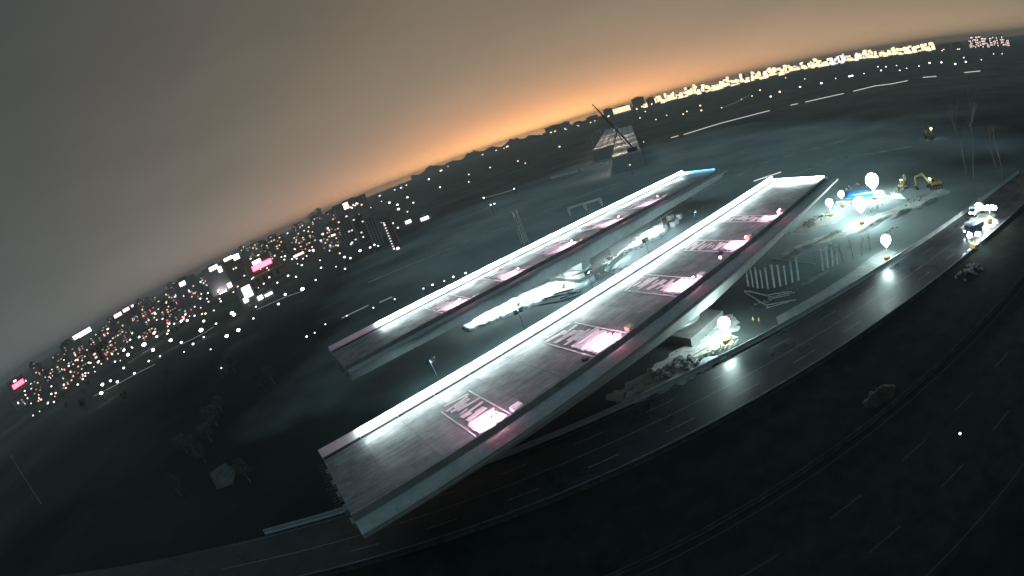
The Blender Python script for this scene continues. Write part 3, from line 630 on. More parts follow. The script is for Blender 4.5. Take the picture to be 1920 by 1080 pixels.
for i, (px, py, h) in enumerate(((1812, 330, 30), (1826, 335, 33), (1880, 338, 22), (1868, 320, 18))):
    bare_tree(at(px, py, 0), h, 0.02, f'tall thin bare tree beyond the wet road, {ORD[i]} of the row towards the frame edge', 80 + i, 'tall bare trees beyond the road', 0.3)

# leafy trees standing in the dark at the lower side
def crown_mesh(seed, nleaf):
    r = random.Random(seed); b = MB(); cl = []
    for i in range(26):
        a = r.uniform(0, 6.283); rr = r.uniform(.2, 1) ** .6 * 2.0; z = r.uniform(-1.6, 2.0); rr *= math.sqrt(max(.1, 1 - (z / 2.4) ** 2)); cl.append(Vector((rr * math.cos(a), rr * math.sin(a), z)))
    for i in range(nleaf):
        c = r.choice(cl); p = c + Vector((r.gauss(0, .38), r.gauss(0, .38), r.gauss(0, .32))); u = Vector((r.gauss(0, 1), r.gauss(0, 1), r.gauss(0, .6))).normalized(); v = u.orthogonal().normalized(); s = r.uniform(.10, .2)
        b.add([p - u * s, p + v * s * .5, p + u * s, p - v * s * .5], [(0, 1, 2, 3)])
    return b.mesh('crown', M_leaf)
crowns = [crown_mesh(i, 1100) for i in range(3)]
def trunk_mesh(seed):
    r = random.Random(seed); b = MB(); b.tube([(0, 0, -.1), (.05, 0, 1.2), (.0, .08, 2.6), (.1, 0, 4.4)], [.2, .17, .13, .05], 8)
    for k in range(6):
        a = r.uniform(0, 6.28); z = r.uniform(1.8, 3.4); b.tube([(0, 0, z), (math.cos(a) * .8, math.sin(a) * .8, z + .7), (math.cos(a) * 1.5, math.sin(a) * 1.5, z + 1.5)], [.08, .05, .02], 5)
    return b.mesh('trunk', M_bark)
trunks = [trunk_mesh(i) for i in range(3)]
def leafy(px, py, s, label, group):
    e = empty('leafy_tree', label, 'tree', at(px, py, 0), rnd.uniform(0, 6), group, s); k = rnd.randrange(3)
    put('trunk', trunks[k], e); put('crown', crowns[k], e, (0, 0, 4.2), 0, (1, 1, rnd.uniform(.85, 1.15)))
for px, py, s in ((408, 800, 1.5), (398, 830, 1.2), (372, 858, 1.3), (386, 868, 1.1), (352, 850, 1.2), (420, 775, 1.3), (515, 720, 1.3), (500, 735, 1.1), (340, 930, 1.1), (470, 905, 1.2)):
    leafy(px, py, s, 'leafy dark green tree in the clump on the dark ground before the near bridge ends', 'leafy trees in the dark clump')
for i in range(12):
    px = rnd.uniform(60, 560); py = rnd.uniform(735, 800) - (px - 60) * 0.20
    leafy(px, py, rnd.uniform(.9, 1.6), 'leafy dark tree in the belt between the town lights and the dark field', 'leafy trees below the town lights')
M_barr2 = mat('dimmed_concrete', (0.06, 0.066, 0.064), 0.9, 0.5, 0.4)  # foreground dimness painted into the slab's concrete colour
pad('concrete_slab', [(392, 888), (420, 868), (442, 880), (436, 906), (408, 918)], 0.02, 0.4, M_barr2, 'grey concrete slab on the dark ground beside the leafy clump', 'slab')

# ------------------------------------------------------------------ machines on and around the site
def excavator(loc, rz, label, s=1.0):
    e = empty('excavator', label, 'excavator', loc, rz, None, s)
    for y in (-1.35, 1.35):
        tr = MB(); prof = [(-2.0, .05), (2.0, .05), (2.35, .45), (2.0, .9), (-2.0, .9), (-2.35, .45)]
        tr.loft([[(x, y + w_, z) for x, z in prof] for w_ in (-.32, .32)]); t = tr.build('track', M_dark, e)
        for x in (-1.5, -.5, .5, 1.5): MB().tube([(x, y - .36, .45), (x, y + .36, .45)], .22, 8).build('roller', M_steel, t)
    MB().lathe([(.9, .9), (.9, 1.15)], 14).build('slew_ring', M_dark, e)
    MB().loft([[(-2.3, y, 1.16), (1.4, y, 1.16), (1.4, y, 1.9), (-1.4, y, 2.3), (-2.3, y, 2.0)] for y in (-1.25, 1.25)]).build('engine_body', M_yel, e)
    cb = MB().loft([[(-.1, y, 1.92), (1.6, y, 1.92), (1.45, y, 3.1), (0.1, y, 3.15)] for y in (.25, 1.2)]).build('cab', M_yel, e)
    MB().box(.2, 1.3, 1.203, 1.23, 2.2, 3.0).build('window', M_glassd, cb)
    bm = MB().loft([[(1.2, y, 1.6), (1.5, y, 1.3), (4.0, y, 4.4), (6.6, y, 3.9), (6.5, y, 4.3), (3.8, y, 5.1)] for y in (-.35, .05)]); bm.build('boom', M_yel, e)
    MB().loft([[(6.2, y, 4.5), (6.8, y, 4.2), (6.6, y, 1.4), (6.2, y, 1.5)] for y in (-.3, 0)]).build('dipper_arm', M_yel, e)
    MB().loft([[(6.7, y, 1.5), (6.2, y, 1.4), (5.5, y, .6), (5.9, y, .15), (6.8, y, .5)] for y in (-.75, .45)]).build('bucket', M_dark, e)
    MB().box(1.62, 1.75, .35, 1.1, 2.95, 3.2).build('work_lamp', G_bal, e)
    return e
e1 = excavator(at(1742, 258, 0), 3.9, 'excavator with a bright cab lamp on the dark land at the upper right', 1.9)
pad('pale_pad', [(1722, 262), (1735, 252), (1752, 248), (1750, 262), (1735, 268)], 0.012, 0.05, M_soil)
excavator(at(1752, 352, 0), 2.6, 'smaller excavator in shadow between the balloons and the tall bare trees', 1.3)
excavator(at(1692, 352, 0), 0.4, 'pale lit excavator beside the boat shaped sheet', 0.9)

def wheel(e, x, y, r=.5):
    w_ = MB().tube([(x, y - .17, r + .03), (x, y + .17, r + .03)], r, 14).build('wheel', M_dark, e)
    MB().tube([(x, y - .18, r + .03), (x, y + .18, r + .03)], r * .5, 10).build('hub', M_steel, w_)
def truck(loc, rz, body, label):
    e = empty('dump_truck', label, 'truck', loc, rz)
    MB().box(-4.2, 3.6, -.5, .5, .75, 1.0).build('chassis', M_dark, e)
    cb = MB().loft([[(2.0, y, 1.0), (3.9, y, 1.0), (3.9, y, 1.9), (3.5, y, 2.9), (2.0, y, 2.95)] for y in (-1.2, 1.2)]).build('cab', body, e)
    MB().add([(3.92, -1.05, 1.95), (3.92, 1.05, 1.95), (3.56, 1.0, 2.8), (3.56, -1.0, 2.8)], [(0, 1, 2, 3)]).build('windscreen', M_glassd, cb)
    MB().loft([[(-4.3, y, 1.05 if abs(y) < 2 else 1), (1.7, y, 1.05), (1.7, y, 2.6), (-4.5, y, 2.4)] for y in (-1.25, 1.25)]).build('dump_body', body, e)
    for x in (-3.2, -1.9, 2.8):
        for y in (-1.05, 1.05): wheel(e, x, y)
    for y in (-.9, .9): MB().box(3.905, 3.97, y - .2, y + .2, 1.1, 1.4).build('headlight', G_bal, e)
truck(rp(136, 66.5, 0.02), RA + 3.0, mat('navy_paint', (0.015, 0.03, 0.085), .45, .3, 1.0), 'dark blue dump truck with headlights on beside the dazzling light tower')
truck(rp(152, 73, 0.02), RA + 3.2, M_white, 'white dump truck with headlights on at the upper end of the wet road')

def light_tower(loc, rz, label, n=6, hz=5.5):
    e = empty('light_tower', label, 'light tower', loc, rz)
    MB().box(-1.2, 1.2, -.7, .7, .5, 1.7).build('generator', M_yel, e)
    for y in (-.7, .7): wheel(e, 0, y, .3)
    MB().tube([(0, 0, 1.703), (0, 0, hz)], .09, 8).build('mast', M_steel, e)
    MB().box(-.06, .06, -1.8, 1.8, hz - .05, hz + .05).build('crossbar', M_steel, e)
    for k in range(n):
        h = MB().lathe([(.6, -.4), (.85, .0), (.6, .4)], 12, (0.0, -1.7 + k * 3.4 / (n - 1), hz + .4 + .35 * (k % 2))).build('lamp', G_flood2, e)
G_flood2 = glow('tower_lamp', (0.85, 1.0, 1.0), 90.0, True)
light_tower(at(1838, 424, 0), RA + 2.4, 'dazzling light tower with clustered lamps on the wet road')
light_tower(at(1856, 418, 0), RA + 0.6, 'second dazzling light tower just beyond the first on the wet road', 5, 4.2)
light_tower(at(1826, 468, 0), RA + 1.2, 'small light tower with one pair of lamps beside the dark barrier', 2, 3.6)
pad('pale_pad', [(1800, 428), (1830, 402), (1862, 396), (1872, 418), (1840, 442), (1815, 440)], 0.014, 0.03, M_soil)
# white plastic blocks lining the road end
blk = MB().loft([[(-1, y, 0), (1, y, 0), (.8, y, .9), (-.8, y, .9)] for y in (-.25, .25)]).mesh('block', M_white)
for i in range(4):
    o = put('plastic_block', blk, None, at(1808 + i * 9, 482 - i * 8, 0.02), RA); tag(o, 'white plastic road block in the short row by the small light tower', 'road block', 'white plastic road blocks')

# dirt mound on the verge, markers
def mound(px, py, rx, ry, h, m, label):
    r = random.Random(px); b = MB(); n = 18; k = 6
    vs = [(0, 0, h)]; fs = []
    for i in range(1, k + 1):
        for j in range(n):
            a = j * 2 * math.pi / n; q = i / k; vs.append((rx * q * math.cos(a) * r.uniform(.8, 1.2), ry * q * math.sin(a) * r.uniform(.6, 1.4), h * (math.cos(q * math.pi) + 1) / 2 * r.uniform(.5, 1.3) - (.1 if i == k else 0)))
    for j in range(n): fs.append((0, 1 + j, 1 + (j + 1) % n))
    for i in range(k - 1):
        for j in range(n): fs.append((1 + i * n + j, 1 + (i + 1) * n + j, 1 + (i + 1) * n + (j + 1) % n, 1 + i * n + (j + 1) % n))
    o = b.add(vs, fs).build('earth_mound', m, None, True); o.location = at(px, py, 0); o.rotation_euler = (0, 0, RA); tag(o, label, 'mound')
M_spoil = mat('spoil', (0.17, 0.175, 0.17), .95, .4, .4, bump=.6, spec=.1)
mound(1650, 742, 4.5, 2.0, 1.4, mat('brown_earth', (0.03, 0.022, 0.014), .95, .3, .5, bump=.5), 'brown earth mound on the dark verge between the two roads')
for i, (px, py, rx, ry, h) in enumerate(((1500, 470, 11, 1.6, .9), (1560, 440, 9, 1.4, .8), (1640, 420, 12, 1.5, .9), (1690, 400, 8, 1.8, 1.0), (1740, 380, 10, 1.6, .8), (1530, 520, 6, 1.2, .6), (1700, 330, 12, 1.8, 1.0))):
    mound(px, py, rx, ry, h, M_spoil, f'long ragged spoil ridge on the site ground, {ORD[i]} counted from the nearer bridge outward')

# steel sign gantry and pylon beyond the farther bridge
g0, g1 = at(1068, 405, 0), at(1131, 386, 0); gm = (g0 + g1) / 2; gl = (g1 - g0).length; ga = math.atan2((g1 - g0).y, (g1 - g0).x)
e = empty('portal_frame', 'white portal frame on three legs standing beyond the farther bridge half', 'portal frame', gm, ga)
MB().box(-gl / 2, gl / 2, -.5, .5, 4.2, 5.4).build('beam', M_white, e)
for x in (-gl / 2 + .6, 0, gl / 2 - .6): MB().loft([[(x - .45, -.45, 0), (x + .45, -.45, 0), (x + .45, .45, 0), (x - .45, .45, 0)], [(x - 1.1, -.48, 4.197), (x + 1.1, -.48, 4.197), (x + 1.1, .48, 4.197), (x - 1.1, .48, 4.197)]]).build('leg', M_white, e)
p0 = at(985, 456, 0); e = empty('lattice_mast', 'pale lattice mast with a forked top beyond the farther bridge half', 'mast', p0, .4)
for sx_, sy_ in ((-1, -1), (1, -1), (1, 1), (-1, 1)):
    MB().tube([(sx_ * 1.6, sy_ * 1.6, 0), (sx_ * 1.1, sy_ * 1.1, 14), (sx_ * 1.3, sy_ * .4, 19)], .3, 5).build('leg', M_white, e)
for k in range(6):
    a = 1.6 - k * .08; z = k * 2.3
    for (x0, y0, x1, y1) in ((-1, -1, 1, -1), (1, -1, 1, 1), (1, 1, -1, 1), (-1, 1, -1, -1)): MB().tube([(x0 * a, y0 * a, z), (x1 * a, y1 * a, z + 2.3)], .16, 4).build('brace', M_white, e)

# cable hoist between the halves
c = at(1245, 432, 0); e = empty('cable_hoist', 'white cable hoist with a sloping jib at the tip of the wedge platform', 'hoist', c, .3)
MB().box(-1.6, 1.6, -1, 1, .02, 1.8).build('winch_house', M_white, e)
MB().tube([(0, 0, 1.803), (0, 0, 6)], .16, 6).build('mast', M_steel, e)
MB().tube([(-2, 0, 5), (7, 0, 6.4)], .14, 6).build('jib', M_white, e)
MB().tube([(3.5, 0, 5.8), (3.5, .1, .3)], .06, 5).build('cable', M_dark, e)
for i, q in enumerate(((1258, 412), (1267, 420), (1274, 410), (1262, 424))):
    b = empty('site_cabin', f'small white cabin, {ORD[i]} in the scatter beyond the cable hoist', 'cabin', at(*q, 0), BA + .2 * i, 'small white cabins beyond the hoist')
    MB().box(-1.5, 1.5, -1.1, 1.1, .02, 2.2).build('wall', M_white, b); MB().box(-1.6, 1.6, -1.2, 1.2, 2.203, 2.35).build('roof', M_steel, b); MB().box(1.503, 1.53, -.4, .4, .1, 2.0).build('door', M_blue, b)

# ------------------------------------------------------------------ unfinished approach viaducts and crane in the distance
M_appr = mat('approach_deck', (0.55, 0.50, 0.46), .85, .2, .08)
def approach(name, label, front, back, w0, w1, ztop):
    a = Vector((front[0], front[1], 0)); b = Vector((back[0], back[1], 0)); d = (b - a); ln = d.length; yaw = math.atan2(d.y, d.x)
    e = empty(name, label, 'viaduct', a, yaw)
    MB().loft([[(x, -w / 2, 0.02), (x, w / 2, 0.02), (x, w / 2, zz), (x, -w / 2, zz)] for x, w, zz in ((0, w0, ztop), (ln * .5, (w0 + w1) / 2, ztop), (ln, w1, ztop * .9))]).build('embankment', M_conc, e)
    n = 12
    for i in range(n):                                                # deck lanes, bay by bay
        x0, x1 = ln * i / n, ln * (i + 1) / n
        for j in range(3):
            wA = w0 + (w1 - w0) * i / n; wB = w0 + (w1 - w0) * (i + 1) / n; f0, f1 = j / 3, (j + 1) / 3
            P = [(x0 + .4, wA * (f0 - .5) + .8, ztop + .3), (x1 - .4, wB * (f0 - .5) + .8, ztop + .3), (x1 - .4, wB * (f1 - .5) - .8, ztop + .3), (x0 + .4, wA * (f1 - .5) - .8, ztop + .3)]
            b_ = MB(); b_.add([(x, y, z - .29) for x, y, z in P] + P, [(3, 2, 1, 0), (4, 5, 6, 7), (0, 1, 5, 4), (1, 2, 6, 5), (2, 3, 7, 6), (3, 0, 4, 7)]); b_.build('deck_bay', M_appr, e)
    MB().box(-.2, .4, -w0 / 2, w0 / 2, ztop + .003, ztop + 1.3).build('end_wall', M_appr, e)
approach('approach_viaduct', 'unfinished approach viaduct in the distance, the nearer of two, under the crane', (131, 399), (330, 960), 27, 30, 13.6)
approach('approach_viaduct', 'unfinished approach viaduct in the distance, farther and curving away behind the crane', (158, 560), (345, 1100), 26, 30, 13.6)
for i, (q0, q1) in enumerate((((1032, 331), (1082, 318)), ((1088, 316), (1136, 303)))):
    A, B = at(*q0, 3.0), at(*q1, 3.0); m_ = (A + B) / 2; ln = (B - A).length
    o = MB().box(-ln / 2, ln / 2, -.8, .8, 0, 2.4).build('retaining_wall', M_white); o.location = (m_.x, m_.y, 0.01); o.rotation_euler = (0, 0, math.atan2((B - A).y, (B - A).x))
    tag(o, ('pale lit retaining wall far from the approach viaduct', 'pale lit retaining wall next to the approach viaduct')[i], 'wall')
G_appr = glow('approach_lamp', (1.0, 0.80, 0.62), 2600.0, True)
lm = MB(); lm.tube([(0, 0, 0), (0, 0, 17.0)], .16, 6); lm.tube([(0, 0, 17), (5.0, 0, 18.1)], .1, 5); lm.box(4.0, 5.8, -.65, .65, 18.0, 18.2)
for q_ in ((4.0, 4.06, -.65, .65), (5.74, 5.8, -.65, .65), (4.06, 5.74, -.65, -.6), (4.06, 5.74, .6, .65)): lm.box(*q_, 17.4, 17.997)
lm.cur = 1; lm.box(4.4, 5.4, -.25, .25, 17.8, 17.95); lm = lm.mesh('street_lamp', [M_steel, G_appr])
for i in range(4):
    for (f, b_, w0) in (((131, 399), (330, 960), 13), ((158, 560), (345, 1100), 13)):
        A = Vector((*f, 0)); B = Vector((*b_, 0)); d = (B - A).normalized(); p = A + d * (22 + 85 * i) + Vector((-d.y, d.x, 0)) * (w0 - 1.5)
        o = put('street_lamp', lm, None, (p.x, p.y, 13.905), math.atan2(d.y, d.x) - math.pi / 2); tag(o, f'tall lamp on the {"nearer" if f[0] == 131 else "farther"} unfinished approach viaduct, {ORD[i]} from its blunt end', 'street lamp', 'lamps on the approach viaducts')
# crawler crane on the nearer approach
c = Vector((141, 408, 13.95)); e = empty('crawler_crane', 'dark crawler crane with a long raised boom on the approach viaduct', 'crane', c, 0)
for y in (-2.6, 2.6): MB().box(-4, 4, y - .6, y + .6, .02, 1.4).build('track', M_dark, e)
MB().box(-4.5, 2.5, -1.8, 1.8, 1.45, 3.8).build('engine_house', M_dark, e)
MB().box(2.55, 4.2, -1.6, -.3, 1.6, 3.6).build('cab', M_dark, e)
tip = Vector(ray(1110, 195) * 405) + Vector((0, 0, CAM_H)) - c; foot = Vector((1.5, 0, 2.2))
bm = MB()
for sx_, sy_ in ((-.6, -.6), (.6, -.6), (.6, .6), (-.6, .6)):
    bm.tube([foot + Vector((sx_ * .5, sy_ * .5, 0)), foot + (tip - foot) * .5 + Vector((sx_, sy_, 0)), tip + Vector((sx_ * .3, sy_ * .3, 0))], .17, 5)
bm.build('boom', M_dark, e)
for k in range(14):
    f = (k + .5) / 14; q = foot + (tip - foot) * f; MB().box(-.55, .55, -.55, .55, -.1, .1, Matrix.Translation(q)).build('boom_frame', M_dark, e)
MB().tube([tip, Vector((-4, 0, 7)), Vector((-4, 0, 3.8))], .18, 5).build('stay_cable', M_dark, e)
MB().tube([tip, tip - Vector((0, 0, 26))], .1, 4).build('hoist_rope', M_dark, e)

# ------------------------------------------------------------------ the town: street lamps
def landmark(x, y):
    marks = ((38, 720, 'the red lit building at the frame edge'), (160, 632, 'the long white billboard'), (245, 600, 'the pinkish roof lights'), (205, 680, 'the dark building at the low end'), (314, 620, 'the short elevated road'), (362, 550, 'the slab with one round light'), (418, 530, 'the pale slab with the white sign'),
             (490, 500, 'the red neon sign'), (470, 560, 'the white pavilion'), (562, 480, 'the small lit shed'), (625, 448, 'the long pinkish shed'), (658, 390, 'the dazzling warm lamp'), (690, 450, 'the four close towers'), (745, 440, 'the string of lit windows'), (290, 690, 'the lowest street'))
    return min(marks, key=lambda m_: (m_[0] - x) ** 2 + (m_[1] - y) ** 2)[2]
SIZE = lambda s: 'small' if s < 4.5 else ('bright' if s < 6.5 else 'large')
lamp_me = {}
def lamp(px, py, size, m, hz, label, group):
    """a street lamp whose glowing head is size metres across"""
    k = (m.name, round(size, 1), hz)
    if k not in lamp_me:
        b = MB(); b.tube([(0, 0, 0), (0, 0, hz - size * .3)], .12 + size * .03, 5); b.cur = 1
        b.lathe([(.25 * size, -.32 * size), (.5 * size, -.1 * size), (.5 * size, .15 * size), (.2 * size, .34 * size)], 8, (0, 0, hz)); lamp_me[k] = b.mesh('street_lamp', [M_dark, m])
    p = at(px, py, hz); o = put('street_lamp', lamp_me[k], None, (p.x, p.y, 0)); return tag(o, label, 'street lamp', group)
TOWN = '''202,617,5 180,629,5 171,636,4 105,679,4 129,686,4 150,683,4 184,679,5 244,637,4 261,632,5 270,646,9 232,657,6 240,665,7 287,656,7 320,638,7 340,642,6 362,645,5 377,619,9 382,632,4 425,630,7 447,619,7 475,597,5 439,590,7 405,607,5 382,602,6 351,601,6 340,602,6 365,592,4 312,552,4 335,551,4 430,531,7 414,565,4 367,549,5 207,714,6 220,716,6 192,721,7 190,737,7 232,690,5 252,700,5 279,677,5 47,715,6 206,649,3 317,607,5 290,623,6 294,631,6 435,587,8 522,570,5 567,542,8 535,552,6 540,517,5 555,519,4 566,497,4 580,450,8 605,439,6 636,445,6 587,469,6 602,502,4 646,482,5 657,484,5 637,475,4 647,504,4 660,455,4 645,410,5 712,367,4 730,380,5 745,384,5 747,392,6 764,370,4 775,380,4 764,397,3 740,356,3 752,352,4 762,347,3 707,350,4 736,419,5 746,427,4 675,470,6 702,459,4 709,461,4 694,464,4 592,525,4 482,461,7 502,454,6 395,655,4 118,640,3 75,700,3 60,728,3 345,660,3 300,668,3 160,705,3 415,690,3 330,590,3 365,575,3 388,560,3 505,520,4 520,530,4 480,575,4 460,565,4 600,488,3 618,470,3 575,480,3 690,440,3 680,425,3 630,500,3'''
for q in TOWN.split():
    x, y, s = [float(v) for v in q.split(',')]; p = at(x, y, 8); dist = math.hypot(p.x, p.y)
    m = G_dotp if 430 < x < 660 and y < 480 else (G_pool if s >= 7 else G_dotw)
    lamp(x, y, max(.8, round(s * dist / 900 * .9 * 2) / 2), m, 8, f'{SIZE(s)} {"pinkish" if m is G_dotp else "white"} street lamp of the town near {landmark(x, y)}', 'street lamps of the town')
for i in range(190):
    x = rnd.uniform(40, 720); hy = 706 - (x - 30) * .66 + (x - 30) ** 2 * .00019; y = hy + rnd.uniform(18, 95) * (1 - .1 * (x > 500))
    p = at(x, y, 8); dist = math.hypot(p.x, p.y)
    fm = rnd.choice((G_dotw, G_dotw, G_dotp, G_dotp, G_doto))
    lamp(x, y, max(.8, round(rnd.uniform(2, 4) * dist / 900 * 2) / 2), fm, 8, f'tiny {"white" if fm is G_dotw else "pink" if fm is G_dotp else "amber"} street lamp of the town near {landmark(x, y)}', 'faint street lamps of the town')
MID = '''795,324,7 827,320,9 879,327,4 879,341,4 919,314,4 905,290,6 930,282,5 951,275,9 882,296,5 1002,257,5 1026,246,6 1062,237,6 1081,232,6 825,351,5 804,336,6 907,371,6 920,384,6 927,382,6 964,354,5 971,302,4 985,306,3 1049,275,5 1111,225,6 1142,212,6 1200,221,4 1210,209,4 1207,266,3 1181,309,4 945,278,4 1015,252,5 1045,243,5 970,266,5 858,303,5 840,312,5'''
for q in MID.split():
    x, y, s = [float(v) for v in q.split(',')]; p = at(x, y, 8); dist = math.hypot(p.x, p.y)
    lamp(x, y, max(.8, round(s * dist / 900 * .62 * 2) / 2), G_doto if y < 330 else G_dotw, 8, f'{SIZE(s)} street lamp {"under the wooded ridge" if y < 332 else "on the dark open land below the ridge"}, {"towards the town" if x < 900 else "midway" if x < 1000 else "towards the approach viaduct"}', 'street lamps on the open land')
FAR = '''1313,198,5 1315,207,5 1353,202,3 1288,209,4 1281,214,4 1425,169,4 1462,172,6 1445,181,6 1500,163,6 1540,156,7 1473,146,3 1509,148,3 1593,143,7 1598,142,6 1567,147,3 1652,132,5 1661,125,4 1646,125,4 1687,132,4 1681,123,3 1723,124,4 1743,118,6 1765,117,6 1791,120,6 1811,116,6 1807,108,4 1863,101,3 1879,101,3 1230,224,3 1250,216,3 1390,186,3 1410,180,3 1620,138,3 1700,128,3 1840,112,3'''
for q in FAR.split():
    x, y, s = [float(v) for v in q.split(',')]; p = at(x, y, 8); dist = math.hypot(p.x, p.y)
    lamp(x, y, max(.8, round(s * dist / 900 * .62 * 2) / 2), G_doto if x < 1500 else G_dotw, 8, f'{SIZE(s)} street lamp on the dark plain, {"next to the approach viaduct" if x < 1330 else "above the long guard rail" if x < 1480 else "above the middle guard rail" if x < 1610 else "above the far guard rail" if x < 1720 else "near the last guard rails"}', 'street lamps below the horizon row')
for i, (x, y, s) in enumerate(((575, 631, 6), (590, 624, 4), (610, 608, 4), (700, 577, 3), (740, 561, 3), (794, 541, 4), (811, 534, 6), (833, 527, 4), (850, 519, 6), (873, 512, 6), (650, 592, 3))):
    p = at(x, y, 7); dist = math.hypot(p.x, p.y)
    lamp(x, y, max(.7, round(s * dist / 900 * .6 * 2) / 2), G_dotw, 7, f'white street lamp along the lane behind the farther bridge half, {ORD[(0, 1, 2, 4, 5, 6, 7, 8, 9, 10, 3)[i]]} from the near end', 'street lamps behind the farther bridge half')
lamp(1800, 813, .45, G_dotw, 1.2, 'small low marker light on the slip road', 'marker lights on the slip road')
lb = MB(); lb.tube([(0, 0, 0), (0, 0, .8)], .05, 6); lb.cur = 1; lb.lathe([(.2, .8), (.4, 1.1), (.2, 1.4)], 10)
o = put('parapet_lamp', lb.mesh('parapet_lamp', [M_steel, G_dotw]), None, bp(86, 60.8, DECK + 1.18)); tag(o, 'small white lamp on the parapet of the nearer bridge half', 'lamp')
e = empty('utility_pole', 'thin leaning utility pole in the dark at the lower corner', 'pole', at(78, 945, 0), .3)
MB().tube([(0, 0, -.1), (.3, 0, 26)], [.3, .16], 8).build('pole', M_steel, e); MB().box(-1.6, 2.0, -.08, .08, 24.5, 24.8).build('crossarm', M_steel, e)

# ------------------------------------------------------------------ the town: buildings
WIN = {}
def winmesh(w_, h_, m):
    k = (round(w_, 1), round(h_, 1), m.name)
    if k not in WIN: WIN[k] = MB().box(-w_ / 2, w_ / 2, -.12, .05, -h_ / 2, h_ / 2).mesh('window', m)
    return WIN[k]
BASE = {}
def building(px, py, wpx, hpx, wall, label, cat='building', group=None, lit=(), floors=0, cols=0, frac=.1, wm=None, seed=0, depth=.7, name='town_building', roofbox=True):
    """foot at the sighted ground point, size from the sighted extent; front faces the viewer"""
    r = random.Random(seed or int(px * 7 + py)); p = at(px, py, 0); dist = math.hypot(p.x, p.y); W_ = round(wpx * dist / 900, 1); H_ = round(hpx * dist / 900, 1)
    yaw = math.atan2(p.y, p.x) - math.pi / 2 + r.uniform(-.25, .25)
    e = empty(name, label, cat, p, yaw, group); D_ = W_ * depth
    k = (W_, H_, D_, wall.name)
    if k not in BASE:
        BASE[k] = (MB().box(-W_ / 2, W_ / 2, 0, D_, -.5, H_).mesh('wall', wall), MB().box(-W_ / 2 - .2, W_ / 2 + .2, -.2, D_ + .2, H_ + .003, H_ + .6).mesh('roof', M_roof), MB().box(-W_ / 5, W_ / 6, D_ * .3, D_ * .7, H_ + .603, H_ + .6 + max(1.5, H_ * .08)).mesh('stair_house', wall))
    put('wall', BASE[k][0], e); ro = put('roof', BASE[k][1], e)
    if roofbox: put('stair_house', BASE[k][2], ro)
    if floors:
        dx, dz = W_ / (cols + .5), H_ / (floors + .5)
        for i in range(cols):
            for j in range(floors):
                on = r.random() < frac
                m = (wm or r.choice((G_winw, G_winy))) if on else M_glassd
                put('window', winmesh(dx * .6, dz * .55, m), e, (-W_ / 2 + dx * (i + .75), -.02, dz * (j + .75)))
    for (u, v, w_, h_, m) in lit:                                     # single bright openings or boards: centre and size as shares of the front
        put('lit_panel', winmesh(max(.5, W_ * w_), max(.5, H_ * h_), m), e, (W_ * u, -.25, H_ * v))
    return e
TW = 'apartment towers of the town'
# apartment towers near the middle of the town
e = building(662, 460, 26, 58, M_wall_a, 'apartment tower nearest the lane, leftmost of the four close towers', group=TW, floors=12, cols=4, frac=.09)
building(688, 455, 22, 52, M_wall_b, 'apartment tower with few lit windows, second of the four close towers', group=TW, floors=11, cols=4, frac=.08)
building(713, 462, 20, 58, M_wall_a, 'apartment tower third of the four close towers, dark fronted', group=TW, floors=12, cols=3, frac=.05)
building(745, 468, 18, 62, M_wall_b, 'apartment tower with one bright string of lit stair windows', group=TW, lit=[(-.3, .06 + .085 * i, .16, .026, G_winw) for i in range(11)] + [(.1, .03, .3, .06, G_dotw)], floors=11, cols=3, frac=.04)
# buildings round the red sign
slab_ = building(418, 548, 40, 50, M_wall_c, 'pale slab building with a glowing white sign on its upper corner', lit=[(.05, .93, .42, .14, G_signw), (.3, .78, .18, .2, G_signw), (.42, .12, .2, .16, G_signw)], floors=0)
def front_fill(e, w_, dist):  # added lamp box that brightens the pale slab's front
    o = MB().box(-w_ / 2, w_ / 2, -dist - .6, -dist, 0.05, 1.0).build('front_fill', G_fill, e)
G_fill = glow('slab_front_fill', (1.0, 0.93, 0.96), 45.0, True)
front_fill(slab_, 14, 9)
building(362, 566, 44, 44, M_wall_a, 'grey slab building with one round white light high on its front', lit=[(-.1, .84, .26, .16, G_signw)] + [(rnd.uniform(-.3, .4), rnd.uniform(.3, .5), .05, .06, G_winw) for i in range(5)])
building(450, 524, 34, 44, M_wall_b, 'building with a bright white roof sign behind the pale slab', lit=[(-.15, .98, .5, .12, G_signw), (.3, .9, .34, .22, G_signw), (-.1, .5, .08, .06, G_winw), (.05, .5, .08, .06, G_winw)])
building(490, 512, 46, 26, M_wall_b, 'low hall with a glowing red and white neon sign', lit=[(.0, .85, .36, .26, G_signw), (.15, .5, .85, .36, G_red)])
building(470, 568, 30, 34, M_wall_c, 'brightly lit white pavilion below the elevated road', lit=[(.1, .62, .55, .6, G_signw), (-.2, .25, .3, .25, G_dotw)])
building(500, 560, 34, 14, M_wall_c, 'low lit market hall beside the white pavilion', lit=[(-.3, .5, .3, .5, G_dotw), (.2, .4, .45, .3, G_dotw)])
building(625, 452, 40, 10, M_wall_b, 'long low shed with a pinkish lit front', lit=[(.1, .6, .8, .5, G_dotp)])
building(562, 482, 26, 9, M_wall_b, 'small shed with a lit front below the pinkish shed', lit=[(0, .55, .8, .45, G_dotp)])
building(800, 413, 22, 9, M_wall_c, 'lone white lit building on the edge of the dark field', lit=[(-.1, .5, .7, .6, G_dotw)])
building(767, 420, 14, 9, M_wall_c, 'small white lit hut near the lone white building', lit=[(0, .5, .8, .6, G_dotw)])
building(658, 402, 60, 26, M_wall_b, 'wide building with a dazzling warm lamp on its roof line', lit=[(-.05, .7, .17, .45, G_doto)] + [(rnd.uniform(-.1, .45), rnd.uniform(.3, .7), .05, .1, G_dotp) for i in range(8)])
building(160, 640, 42, 17, M_wall_a, 'building on the town edge with a long white billboard', lit=[(0, .8, .9, .45, G_signw)])
